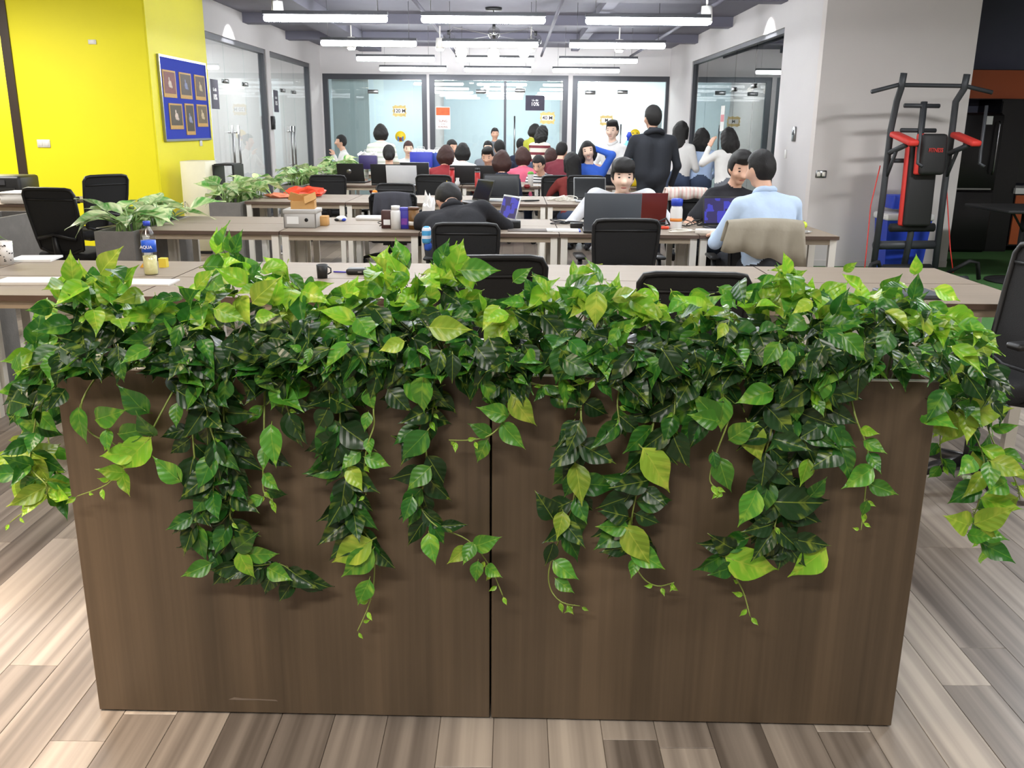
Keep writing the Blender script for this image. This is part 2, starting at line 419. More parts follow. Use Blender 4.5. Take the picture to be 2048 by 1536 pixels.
struct('wall_room_back_2', MB().b2((BH[1][1] + 0.02, YB + 0.16, 0), (BH[1][1] + 0.08, 24.3, HC)), M_wall)
# lamps of the glass rooms (flat panels on their ceilings)
def panel(x, y, sx, sy, label, st=None):
    t = thing('ceiling_panel', label, 'ceiling light', (x, y, HC))
    MB().b2((-sx / 2, -sy / 2, -0.05), (sx / 2, sy / 2, -0.001)).build('frame', M_white, t)
    MB().b2((-sx / 2 + .02, -sy / 2 + .02, -0.056), (sx / 2 - .02, sy / 2 - .02, -0.05)).build('diffuser', st or M_roomtube, t)
panel(-6.0, 14.4, 1.2, 0.5, 'lit ceiling panel inside the first glass room on the left', M_roomdim)
panel(-6.0, 18.2, 1.2, 0.5, 'lit ceiling panel inside the second glass room on the left', M_roomdim)
panel(-2.7, 22.4, 1.2, 0.4, 'lit ceiling panel in the far left glass room')
panel(0.0, 22.4, 1.2, 0.3, 'lit ceiling panel in the far middle glass room')
panel(2.7, 22.4, 1.3, 0.75, 'lit ceiling panel in the bright far right glass room')
# baseboards
struct('baseboard_left', MB().b2((-5.66, YW - 0.012, 0), (XL + 0.012, YW - 0.001, 0.1)).b2((XL + 0.013, YW - 0.012, 0), (XL + 0.025, YW + 2, 0.1)), pm('baseboard_brown', '#6d6152', 0.6))
struct('baseboard_right', MB().b2((XR, YG - 0.012, 0), (4.95, YG - 0.001, 0.08)), M_wallgrey)

# windows: frame bars, panes, fittings
def glazing(name, p0, p1, ztop, fw, cuts, gm, fmat, proud=0.09):
    """framed glass wall from p0 to p1 (plan points); cuts are pane joints along it"""
    p0 = Vector(p0); p1 = Vector(p1); L_ = (p1 - p0).length
    a = math.atan2((p1 - p0).y, (p1 - p0).x)
    root = MB().b2((0, -0.05, ztop - fw), (L_, 0.05, ztop)).b2((0, -0.05, 0), (fw, 0.05, ztop - fw)).b2((L_ - fw, -0.05, 0), (L_, 0.05, ztop - fw)).b2((fw, -0.05, 0), (L_ - fw, 0.05, 0.05)).build(name, fmat)
    root.location = (p0.x, p0.y, 0); root.rotation_euler = (0, 0, a); root['kind'] = 'structure'
    xs = [fw] + list(cuts) + [L_ - fw]
    for i in range(len(xs) - 1):
        MB().b2((xs[i] + 0.003, -0.006, 0.05), (xs[i + 1] - 0.003, 0.006, ztop - fw)).build('pane', gm, root)
    return root
def fitting(root, x, z, w_=0.16, h_=0.06, y=-0.02):
    MB().rbox((x, y, z), (w_, 0.03, h_), 0.006, 1).rbox((x, -y, z), (w_, 0.03, h_), 0.006, 1).build('patch_fitting', M_steel, root)
def pull(root, x, z0, z1, y=-0.06, w_=0.0):
    mb = MB().tube([(x, 0, z0 + 0.1), (x, y, z0 + 0.1)], 0.012, 6).tube([(x, 0, z1 - 0.1), (x, y, z1 - 0.1)], 0.012, 6).tube([(x, y, z0), (x, y, z1)], 0.018, 8)
    mb.build('pull_handle', M_steel, root)
y0, y1 = LW[0]
w1 = glazing('window_1', (XL - 0.07, y1), (XL - 0.07, y0), HG, 0.07, (y1 - 14.9, y1 - 13.9), M_glass, M_frame)
y0, y1 = LW[1]
w2 = glazing('window_2', (XL - 0.07, y1), (XL - 0.07, y0), HG, 0.07, (y1 - 18.2, y1 - 17.3), M_glass, M_frame)
y0, y1 = RW[0]
w3 = glazing('window_3', (XR + 0.07, y0), (XR + 0.07, y1), HG, 0.06, (1.55, 2.75, 4.9), M_glassR, M_frame)
wbk = []
for i, (a, b) in enumerate(BH):
    cuts = [((xb(726) - a), (xb(823) - a)), ((xb(921) - a), (xb(1011) - a), (xb(1102) - a)), ((xb(1240) - a),)][i]
    wbk.append(glazing('window_%d' % (4 + i), (a, YB + 0.07), (b, YB + 0.07), ZH, 0.11, cuts, M_glass, M_frame))
for wn, dl in ((w1, (1.1, 2.1)), (w2, (1.25, 2.1))):
    for q in dl: fitting(wn, q, 2.12)
for q in (1.55, 2.75): fitting(w3, q, 2.1)
for (wn, a, px, py) in ((wbk[0], BH[0][0], 745, 183), (wbk[1], BH[1][0], 962, 183), (wbk[1], BH[1][0], 1040, 181), (wbk[2], BH[2][0], 1181, 185), (wbk[2], BH[2][0], 1246, 184)):
    p = aY(px, py, YB); fitting(wn, p[0] - a, p[2], 0.22, 0.08)
pull(w1, 1.85, 0.7, 1.5, 0.07); pull(w1, 2.15, 0.7, 1.5, 0.07)
pull(w2, 1.65, 0.7, 1.5, 0.07); pull(w2, 1.9, 0.7, 1.5, 0.07)
p = aY(1029, 270, YB); pull(wbk[1], p[0] - BH[1][0], 0.8, 1.75, -0.07)
p = aY(1241, 270, YB); pull(wbk[2], p[0] - BH[2][0], 0.8, 1.6, -0.07)
MB().b2((xb(1008) - BH[1][0], -.03, .05), (xb(1013) - BH[1][0], .03, ZH - .12)).build('door_stile', M_frame, wbk[1])
# grey privacy panel and door leaf standing in the far rooms
tag(MB().b2((xb(652), YB + 0.6, 0), (xb(727), YB + 0.66, 2.5)).build('privacy_screen', M_frost), 'tall grey privacy screen behind the far left glass', 'screen')
tag(MB().b2((xb(1312), YB + 0.5, 0), (xb(1336), YB + 0.9, 1.9)).build('locker', M_frost), 'tall grey locker behind the far right glass', 'locker')
# frame in the yellow wall
x0, x1 = -8.9, -5.68
r4 = MB().b2((x1 - 0.1, YW - 0.02, 0), (x1, YW + 0.16, 2.82)).b2((x0, YW - 0.02, 0), (x0 + 0.1, YW + 0.16, 2.82)).b2((x0 + .1, YW - 0.02, 2.72), (x1 - .1, YW + 0.16, 2.82)).build('door_1', pm('dark_brown_frame', '#3a2d22', 0.5))
r4['kind'] = 'structure'

# ------------------------------------------------------------------ planter boxes in front
PY0, PY1 = 2.058, 2.44
PTOP = 0.94
YAWP = -0.0185
M_scuff = pm('scuff', '#7d6f62', 0.7)
def planter(x0, x1, top, label):
    t = thing('wooden_planter', label, 'planter', (0, PY0, 0), YAWP, 'dark wooden planter boxes')
    e = 0.018; D = PY1 - PY0
    MB().rbox(((x0 + x1) / 2, e / 2, (top + 0.004) / 2), (x1 - x0, e, top - 0.004), 0.0015, 1, smooth=False).build('front_panel', M_wood, t)
    MB().rbox(((x0 + x1) / 2, D - e / 2, (top + 0.004) / 2), (x1 - x0, e, top - 0.004), 0.0015, 1, smooth=False).build('back_panel', M_wood, t)
    for x in (x0 + e / 2, x1 - e / 2):
        MB().rbox((x, D / 2, (top + 0.004) / 2), (e, D - 2 * e - .002, top - 0.004), 0.0015, 1, smooth=False).build('side_panel', M_wood, t)
    MB().b2((x0 + e, e, top - 0.13), (x1 - e, D - e, top - 0.11)).build('soil_tray', M_soil, t)
    MB().b2((x0 + 0.02, 0.001, top), (x1 - 0.02, e - 0.001, top + 0.002)).build('edge_band', M_white, t)
    if x0 < -0.5: MB().prism([(-.74, .043), (-.725, .050), (-.70, .047), (-.615, .045), (-.61, .041), (-.66, .043), (-.70, .042)], -0.0004, -0.0001, axis='y').build('scuff_mark', M_scuff, t)['label'] = 'pale scuff near the bottom edge'
    for x in (x0 + 0.05, x1 - 0.05):
        for y in (0.04, D - 0.04): MB().lathe([(0.02, 0), (0.02, 0.006)], (x, y, 0), 10).build('foot_glide', M_white, t)
    return t
planter(-1.088, -0.052, PTOP, 'dark brown wooden planter box, left one of the front pair under trailing vines')
planter(-0.047, 1.0, PTOP - 0.003, 'dark brown wooden planter box, right one of the front pair under trailing vines')

# ------------------------------------------------------------------ leaves
def leafmat(name, base, streak, amount, rough=0.35):
    m = bpy.data.materials.new(name); m.use_nodes = True
    N, L = nt(m); b = N['Principled BSDF']; b.inputs['Roughness'].default_value = rough
    tc = N.new('ShaderNodeTexCoord'); oi = N.new('ShaderNodeObjectInfo')
    sx = N.new('ShaderNodeSeparateXYZ'); L.new(tc.outputs['Object'], sx.inputs[0])
    ab = N.new('ShaderNodeMath'); ab.operation = 'ABSOLUTE'; L.new(sx.outputs[0], ab.inputs[0])
    # streaks run outwards from the midrib
    cv = N.new('ShaderNodeCombineXYZ')
    k1 = N.new('ShaderNodeMath'); k1.operation = 'MULTIPLY_ADD'; k1.inputs[1].default_value = -0.9; L.new(ab.outputs[0], k1.inputs[0]); L.new(sx.outputs[1], k1.inputs[2])
    k2 = N.new('ShaderNodeMath'); k2.operation = 'MULTIPLY'; k2.inputs[1].default_value = 4.6; L.new(k1.outputs[0], k2.inputs[0])
    k3 = N.new('ShaderNodeMath'); k3.operation = 'MULTIPLY'; k3.inputs[1].default_value = 2.2; L.new(sx.outputs[0], k3.inputs[0])
    k4 = N.new('ShaderNodeMath'); k4.operation = 'MULTIPLY'; k4.inputs[1].default_value = 37.0; L.new(oi.outputs['Random'], k4.inputs[0])
    L.new(k2.outputs[0], cv.inputs[0]); L.new(k3.outputs[0], cv.inputs[1]); L.new(k4.outputs[0], cv.inputs[2])
    no = N.new('ShaderNodeTexNoise'); no.inputs['Scale'].default_value = 1.0; no.inputs['Detail'].default_value = 3; L.new(cv.outputs[0], no.inputs['Vector'])
    cr = N.new('ShaderNodeValToRGB'); e = cr.color_ramp.elements
    e[0].position = 1 - amount - 0.08; e[0].color = (0, 0, 0, 1); e[1].position = 1 - amount + 0.16; e[1].color = (1, 1, 1, 1)
    L.new(no.outputs[0], cr.inputs[0])
    mx = N.new('ShaderNodeMix'); mx.data_type = 'RGBA'; mx.inputs[6].default_value = lin(base); mx.inputs[7].default_value = lin(streak)
    L.new(cr.outputs[0], mx.inputs[0])
    # each leaf a little different
    hs = N.new('ShaderNodeHueSaturation'); L.new(mx.outputs[2], hs.inputs['Color'])
    va = N.new('ShaderNodeMapRange'); va.inputs[3].default_value = 0.72; va.inputs[4].default_value = 1.25; L.new(oi.outputs['Random'], va.inputs[0]); L.new(va.outputs[0], hs.inputs['Value'])
    # pale veins
    v1 = N.new('ShaderNodeMath'); v1.operation = 'LESS_THAN'; v1.inputs[1].default_value = 0.012; L.new(ab.outputs[0], v1.inputs[0])
    m2 = N.new('ShaderNodeMix'); m2.data_type = 'RGBA'; L.new(hs.outputs[0], m2.inputs[6]); m2.inputs[7].default_value = lin(streak)
    v2 = N.new('ShaderNodeMath'); v2.operation = 'MULTIPLY'; v2.inputs[1].default_value = 0.55; L.new(v1.outputs[0], v2.inputs[0]); L.new(v2.outputs[0], m2.inputs[0])
    L.new(m2.outputs[2], b.inputs['Base Color'])
    wv = N.new('ShaderNodeMath'); wv.operation = 'SINE'; k5 = N.new('ShaderNodeMath'); k5.operation = 'MULTIPLY'; k5.inputs[1].default_value = 30
    L.new(k1.outputs[0], k5.inputs[0]); L.new(k5.outputs[0], wv.inputs[0])
    bp = N.new('ShaderNodeBump'); bp.inputs['Strength'].default_value = 0.10; bp.inputs['Distance'].default_value = 0.02; L.new(wv.outputs[0], bp.inputs['Height']); L.new(bp.outputs[0], b.inputs['Normal'])
    # light passing through the thin blade
    tr = N.new('ShaderNodeBsdfTranslucent'); L.new(m2.outputs[2], tr.inputs[0])
    ms = N.new('ShaderNodeMixShader'); ms.inputs[0].default_value = 0.25
    L.new(b.outputs[0], ms.inputs[1]); L.new(tr.outputs[0], ms.inputs[2]); L.new(ms.outputs[0], N['Material Output'].inputs[0])
    return m
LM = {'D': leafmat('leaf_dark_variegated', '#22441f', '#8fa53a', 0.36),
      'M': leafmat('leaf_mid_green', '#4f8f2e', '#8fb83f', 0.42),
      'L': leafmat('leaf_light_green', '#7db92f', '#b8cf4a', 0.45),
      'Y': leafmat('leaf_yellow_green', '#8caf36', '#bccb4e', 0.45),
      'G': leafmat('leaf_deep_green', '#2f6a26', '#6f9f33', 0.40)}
M_stem = pm('vine_stem', '#8a9c4c', 0.5, var=0.2, scale=30)
M_stemdark = pm('vine_stem_dark', '#56652f', 0.55, var=0.2, scale=30)

def leaf_mesh(name, mat, wd=0.62, fold=0.25, droop=0.35, twist=0.0, stalk=0.22, nl=9, notch=0.10):
    """heart-shaped blade, base at origin, tip at y=1"""
    mb = MB(); vs = []; cols = (-1, -0.55, 0, 0.55, 1)
    prof = [0.0, 0.33, 0.465, 0.49, 0.445, 0.36, 0.25, 0.135, 0.045, 0.0]
    for i in range(nl + 1):
        t = i / nl; hw = wd * prof[i]
        for c in cols:
            y = t - (notch * abs(c) * (1 - t) ** 3 * 1.4 if i < 3 else 0)
            x = c * hw
            z = fold * abs(x) - droop * t * t * 0.6 + 0.02 * math.sin(t * 9 + c * 2)
            a = twist * t
            vs.append((x * math.cos(a) - z * math.sin(a), y, x * math.sin(a) + z * math.cos(a)))
    fs = []
    for i in range(nl):
        for j in range(4):
            q = (i * 5 + j, i * 5 + j + 1, (i + 1) * 5 + j + 1, (i + 1) * 5 + j)
            fs.append(q)
    mb.add(vs, fs, 0, True)
    if stalk: mb.tube([(0, 0.04, 0.0), (0, -stalk * 0.5, -0.03), (0, -stalk, -0.10)], [0.018, 0.016, 0.02], 4, 1)
    return mb.mesh(name, [mat, M_stem])
LEAF = {}
for k, m in LM.items():
    LEAF[k] = [leaf_mesh('leaf', m, 0.68, 0.28, 0.32, 0.0), leaf_mesh('leaf', m, 0.66, 0.40, 0.55, 0.3), leaf_mesh('leaf', m, 0.72, 0.14, 0.45, -0.25), leaf_mesh('leaf', m, 0.60, 0.75, 0.35, 0.15)]
BUD = {k: leaf_mesh('leaf_bud', LM[k], 0.55, 0.5, 0.1, 0.0, 0.5) for k in 'L'}

def place_leaf(me, parent, base, tip, normal, width=1.0, name='leaf'):
    base = Vector(base); t = Vector(tip) - base; s = t.length
    if s < 1e-5: return None
    t.normalize(); n = Vector(normal); x = t.cross(n)
    if x.length < 1e-4: x = t.cross(Vector((0.3, 0.2, 1)))
    x.normalize(); n = x.cross(t)
    M = Matrix(((x.x, t.x, n.x, base.x), (x.y, t.y, n.y, base.y), (x.z, t.z, n.z, base.z), (0, 0, 0, 1)))
    o = bpy.data.objects.new(name, me); COL.objects.link(o); o.parent = parent
    loc, rot, _ = M.decompose()
    inv = parent_off(parent)
    o.location = loc - inv; o.rotation_mode = 'QUATERNION'; o.rotation_quaternion = rot
    o.scale = (s * width, s, s)
    return o
_OFF = {}
def parent_off(p):
    off = Vector((0, 0, 0))
    while p: off = off + p.location; p = p.parent
    return off

rnd = random.Random(21)
PLANTS = []
# ten artificial pothos bushes stand in the boxes, x in metres
PX = [-1.02, -0.80, -0.58, -0.36, -0.15, 0.08, 0.30, 0.52, 0.74, 0.95]
PL = ['leafy pothos at the far left end of the planter, spilling down its left side',
      'leafy pothos second from the left, a long thin strand with pale leaves on the front',
      'leafy pothos third from the left, thick dark strands hanging low on the left box',
      'leafy pothos in the left box behind the long strand with a curled pale tip',
      'leafy pothos at the right end of the left box, beside the joint',
      'leafy pothos at the left end of the right box, beside the joint',
      'leafy pothos in the right box above two thin strands with yellow green leaves',
      'leafy pothos in the right box above the short strands right of its centre',
      'leafy pothos in the right box with the thick dark cascade and a large dark leaf',
      'leafy pothos at the far right end of the planter, spilling over towards the chair']
for x, lb in zip(PX, PL):
    PLANTS.append(thing('potted_pothos', lb, 'plant', (x, PY0 + 0.19 - x * 0.0185, PTOP - 0.11), 0, 'artificial pothos in the front planter'))
def plant_at(x): return min(range(10), key=lambda i: abs(PX[i] - x))
TOPL = [(20, 700), (60, 660), (110, 530), (150, 515), (200, 540), (235, 515), (270, 585), (330, 575), (420, 535), (455, 490), (490, 485), (520, 520), (560, 520), (640, 565), (690, 565), (740, 520), (775, 490), (810, 545), (870, 510), (895, 485), (925, 490), (950, 560), (1000, 595), (1060, 555), (1100, 550), (1170, 530), (1240, 555), (1330, 570), (1400, 570), (1500, 560), (1570, 525), (1620, 545), (1690, 560), (1760, 555), (1830, 535), (1870, 580), (1925, 605), (1990, 660), (2010, 700)]
def topline(x):
    for (a, ya), (b, yb) in zip(TOPL, TOPL[1:]):
        if a <= x <= b: return ya + (yb - ya) * (x - a) / (b - a)
    return 740
NTOP = [0] * 10
BOXF = PY0
def bush_leaf(px, py, Y, kind, size, tdir=None):
    p = Vector(aY(px, py, Y))
    i = plant_at(p.x)
    if NTOP[i] >= 205: return
    NTOP[i] += 1
    h = rnd.random()
    c = Vector((PX[i], PY0 + 0.2, PTOP + 0.05))
    out = (p - c); out.normalize()
    if tdir is None:
        tdir = Vector((rnd.uniform(-1, 1), rnd.uniform(-1.0, 0.35), rnd.uniform(-1.0, 0.5))) + out * 0.7
    tdir.normalize()
    n = Vector((rnd.uniform(-.5, .5), rnd.uniform(-1.0, -0.1), rnd.uniform(0.1, 1.0)))
    me = rnd.choice(LEAF[kind])
    place_leaf(me, PLANTS[i], p - tdir * size * 0.5, p + tdir * size * 0.5, n, rnd.uniform(0.85, 1.15))
for k in range(1500):
    px = rnd.uniform(25, 2005)
    yt = topline(px); yb = 759 + px * 0.007 if 120 < px < 1870 else 860
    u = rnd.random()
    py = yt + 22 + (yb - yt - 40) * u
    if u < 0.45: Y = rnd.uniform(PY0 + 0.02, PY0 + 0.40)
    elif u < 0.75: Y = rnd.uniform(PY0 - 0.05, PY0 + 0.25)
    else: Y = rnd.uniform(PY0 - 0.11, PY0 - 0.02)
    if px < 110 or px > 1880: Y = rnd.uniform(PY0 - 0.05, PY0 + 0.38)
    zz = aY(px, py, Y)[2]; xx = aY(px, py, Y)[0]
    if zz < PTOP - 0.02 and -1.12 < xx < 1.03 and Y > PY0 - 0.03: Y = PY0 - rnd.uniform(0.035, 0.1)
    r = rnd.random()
    if u < 0.28: kind = 'L' if r < 0.42 else ('M' if r < 0.66 else ('Y' if r < 0.78 else 'G'))  # lit top put into leaf colour: lime kinds high, dark variegated kinds low
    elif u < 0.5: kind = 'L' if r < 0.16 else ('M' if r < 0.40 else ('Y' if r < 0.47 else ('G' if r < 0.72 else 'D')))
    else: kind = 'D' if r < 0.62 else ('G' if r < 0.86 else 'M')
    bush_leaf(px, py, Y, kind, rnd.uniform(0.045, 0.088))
# sprigs that stand up above the bush
for (px, py, n) in [(455, 470, 9), (775, 500, 8), (895, 495, 9), (140, 540, 7), (235, 520, 4), (1570, 535, 7), (1830, 530, 5), (1690, 540, 4), (1170, 530, 5), (1075, 555, 5), (660, 560, 4), (545, 530, 5), (1930, 600, 5)]:
    for j in range(n):
        x = px + rnd.uniform(-26, 26); y = py + rnd.uniform(-4, 60)
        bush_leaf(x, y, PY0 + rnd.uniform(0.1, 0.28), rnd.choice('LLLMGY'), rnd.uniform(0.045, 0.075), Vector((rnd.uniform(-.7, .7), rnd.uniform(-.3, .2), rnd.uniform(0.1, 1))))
# inner stems
for i, t in enumerate(PLANTS):
    mb = MB()
    for j in range(11):
        a = rnd.uniform(0, 2 * PI); R_ = rnd.uniform(0.05, 0.16); hz = rnd.uniform(0.12, 0.23)
        mb.tube([(0, 0, 0.005), (R_ * .4 * math.cos(a), R_ * .4 * math.sin(a), hz * .6), (R_ * math.cos(a), R_ * math.sin(a), hz)], [0.004, 0.003, 0.002], 5)
    mb.build('stem', M_stemdark, t)
# ------------------------------------------------------------------ trailing vines on the front and at the ends
# (points in the photo, offset before the panel in m, leaf density per 100 px, kinds, leaf size)
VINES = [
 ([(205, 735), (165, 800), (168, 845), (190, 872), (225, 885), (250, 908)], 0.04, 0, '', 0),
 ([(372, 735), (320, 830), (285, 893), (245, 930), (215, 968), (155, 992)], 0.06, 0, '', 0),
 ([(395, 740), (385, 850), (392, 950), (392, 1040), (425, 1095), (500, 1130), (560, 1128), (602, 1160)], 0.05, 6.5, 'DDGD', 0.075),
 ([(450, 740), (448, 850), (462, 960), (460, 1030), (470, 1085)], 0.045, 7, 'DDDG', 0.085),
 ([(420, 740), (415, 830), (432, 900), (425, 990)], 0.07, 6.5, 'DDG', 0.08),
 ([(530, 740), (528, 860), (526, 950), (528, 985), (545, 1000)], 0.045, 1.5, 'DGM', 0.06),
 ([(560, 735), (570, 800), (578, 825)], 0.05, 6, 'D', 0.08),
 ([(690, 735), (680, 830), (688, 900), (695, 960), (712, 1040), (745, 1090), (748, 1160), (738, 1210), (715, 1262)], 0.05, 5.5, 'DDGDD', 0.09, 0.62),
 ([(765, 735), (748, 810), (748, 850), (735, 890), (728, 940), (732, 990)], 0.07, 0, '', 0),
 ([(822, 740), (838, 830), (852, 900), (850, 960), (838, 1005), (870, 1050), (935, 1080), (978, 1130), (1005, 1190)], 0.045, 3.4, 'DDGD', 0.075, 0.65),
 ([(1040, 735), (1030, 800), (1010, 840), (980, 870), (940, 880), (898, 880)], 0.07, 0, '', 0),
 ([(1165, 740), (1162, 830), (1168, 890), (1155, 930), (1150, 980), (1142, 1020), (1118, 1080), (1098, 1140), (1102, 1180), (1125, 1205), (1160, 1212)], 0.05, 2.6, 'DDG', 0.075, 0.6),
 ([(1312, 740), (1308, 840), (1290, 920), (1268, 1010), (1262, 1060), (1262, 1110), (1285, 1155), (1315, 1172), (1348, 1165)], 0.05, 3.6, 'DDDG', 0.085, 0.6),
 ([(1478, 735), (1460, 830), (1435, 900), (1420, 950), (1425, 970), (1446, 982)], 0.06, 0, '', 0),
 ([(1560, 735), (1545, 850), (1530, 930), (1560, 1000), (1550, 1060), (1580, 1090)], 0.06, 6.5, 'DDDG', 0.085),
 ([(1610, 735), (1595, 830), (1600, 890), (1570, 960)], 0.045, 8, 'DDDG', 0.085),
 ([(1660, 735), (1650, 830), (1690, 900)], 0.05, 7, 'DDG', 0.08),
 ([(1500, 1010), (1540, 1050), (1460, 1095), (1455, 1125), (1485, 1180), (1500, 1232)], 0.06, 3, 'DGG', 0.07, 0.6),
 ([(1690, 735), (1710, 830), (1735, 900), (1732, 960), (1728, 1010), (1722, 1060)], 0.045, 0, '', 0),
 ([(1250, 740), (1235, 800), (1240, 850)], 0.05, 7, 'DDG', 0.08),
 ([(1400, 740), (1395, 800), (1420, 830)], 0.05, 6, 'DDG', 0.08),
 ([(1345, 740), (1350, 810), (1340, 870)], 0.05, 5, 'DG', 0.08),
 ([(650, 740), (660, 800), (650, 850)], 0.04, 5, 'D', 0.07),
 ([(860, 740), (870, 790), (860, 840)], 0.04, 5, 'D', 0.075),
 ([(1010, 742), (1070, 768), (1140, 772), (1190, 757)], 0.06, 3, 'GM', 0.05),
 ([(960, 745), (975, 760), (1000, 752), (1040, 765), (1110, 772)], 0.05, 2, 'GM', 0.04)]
END_VINES = [  # over the two ends: points, depth range
 ([(1890, 735), (1930, 830), (1968, 920), (1958, 1000), (1948, 1040), (1965, 1100)], 0.16, 4.0, 'YYLMG', 0.078),
 ([(1930, 720), (1960, 800), (1985, 880), (2030, 960), (2040, 1000)], 0.22, 3.6, 'YYGML', 0.08),
 ([(1900, 740), (1890, 800), (1880, 880), (1884, 930)], 0.28, 3, 'YGM', 0.06),
 ([(90, 735), (70, 850), (60, 930), (95, 975), (70, 1005), (20, 1045)], 0.10, 5.0, 'YGMLG', 0.075, 0.7),
 ([(70, 715), (50, 850), (20, 920), (60, 960)], 0.24, 4.5, 'YGMG', 0.08),
 ([(105, 745), (95, 860), (115, 950), (130, 985)], 0.18, 5.0, 'YGGM', 0.07)]
rnd = random.Random(5)
NV = {}
def vine(pts, Yd, dens, kinds, size, upto=1.0, end=False):
    P3 = []
    for i, (x, y) in enumerate(pts):
        wob = 0.012 * math.sin(i * 2.3 + pts[0][0])
        if end: Y = PY0 + Yd + 0.05 * math.sin(i * 1.7)
        else:
            x3 = aY(x, y, PY0)[0]
            base = PY0 - x3 * 0.0185
            Y = base + (0.03 if (i == 0 and y < 742) else -Yd + wob)
        P3.append(Vector(aY(x, y, Y)))
    # smooth
    S = []
    for i in range(len(P3) - 1):
        a = P3[max(i - 1, 0)]; b = P3[i]; c = P3[i + 1]; d = P3[min(i + 2, len(P3) - 1)]
        for k in range(5):
            t = k / 5
            S.append(0.5 * ((2 * b) + (c - a) * t + (2 * a - 5 * b + 4 * c - d) * t * t + (3 * b - a - 3 * c + d) * t ** 3))
    S.append(P3[-1])
    pi = plant_at(S[len(S) // 3].x); par = PLANTS[pi]; off = parent_off(par)
    nS = len(S)
    st = MB().tube([p - off for p in S], [0.0026 - 0.0012 * i / nS for i in range(nS)], 5).build('trailing_vine', M_stem, par)
    tot = sum((S[i + 1] - S[i]).length for i in range(nS - 1))
    n = int(dens * tot / 0.115)
    for k in range(n):
        f = (k + rnd.random()) / n * upto
        i = min(int(f * (nS - 1)), nS - 2)
        p = S[i].lerp(S[i + 1], f * (nS - 1) - i)
        sd = rnd.choice((-1, 1))
        td = Vector((sd * rnd.uniform(0.1, 1.0), rnd.uniform(-0.5, 0.15), rnd.uniform(-1.1, 0.05))); td.normalize()
        nn = Vector((rnd.uniform(-.4, .4), -1, rnd.uniform(-0.1, 0.7)))
        if end: td = Vector((rnd.uniform(-1, 1), rnd.uniform(-.8, .5), rnd.uniform(-1, 0.2))).normalized()
        kd = rnd.choice(kinds); s = size * rnd.uniform(0.7, 1.15)
        b = p + td * 0.015
        place_leaf(rnd.choice(LEAF[kd]), st, b, b + td * s, nn, rnd.uniform(0.85, 1.1))
    # pale buds at the tip
    for k in range(4):
        p = S[-1 - min(k * 2, nS - 2)]
        td = Vector((rnd.uniform(-1, 1), rnd.uniform(-.5, 0), rnd.uniform(-1, .3))).normalized()
        b = p + td * 0.008
        place_leaf(BUD['L'], st, b, b + td * rnd.uniform(0.016, 0.026), Vector((0, -1, .2)), 1.0, 'leaf_bud')
    return st
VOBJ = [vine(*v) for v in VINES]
# leaves that spill over the rim where the vines start
for v in VINES:
    x0_, y0_ = v[0][0]
    if y0_ > 760: continue
    for k in range(7):
        x = x0_ + rnd.uniform(-34, 34); y = rnd.uniform(728, 805)
        bush_leaf(x, y, PY0 - rnd.uniform(.045, .10) - .0185 * aY(x, y, PY0)[0], rnd.choice('DDDGDM'), rnd.uniform(.055, .085), Vector((rnd.uniform(-.8, .8), rnd.uniform(-.5, .0), rnd.uniform(-1, -.1))))
EOBJ = [vine(v[0], v[1], v[2], v[3], v[4], v[5] if len(v) > 5 else 1.0, True) for v in END_VINES]
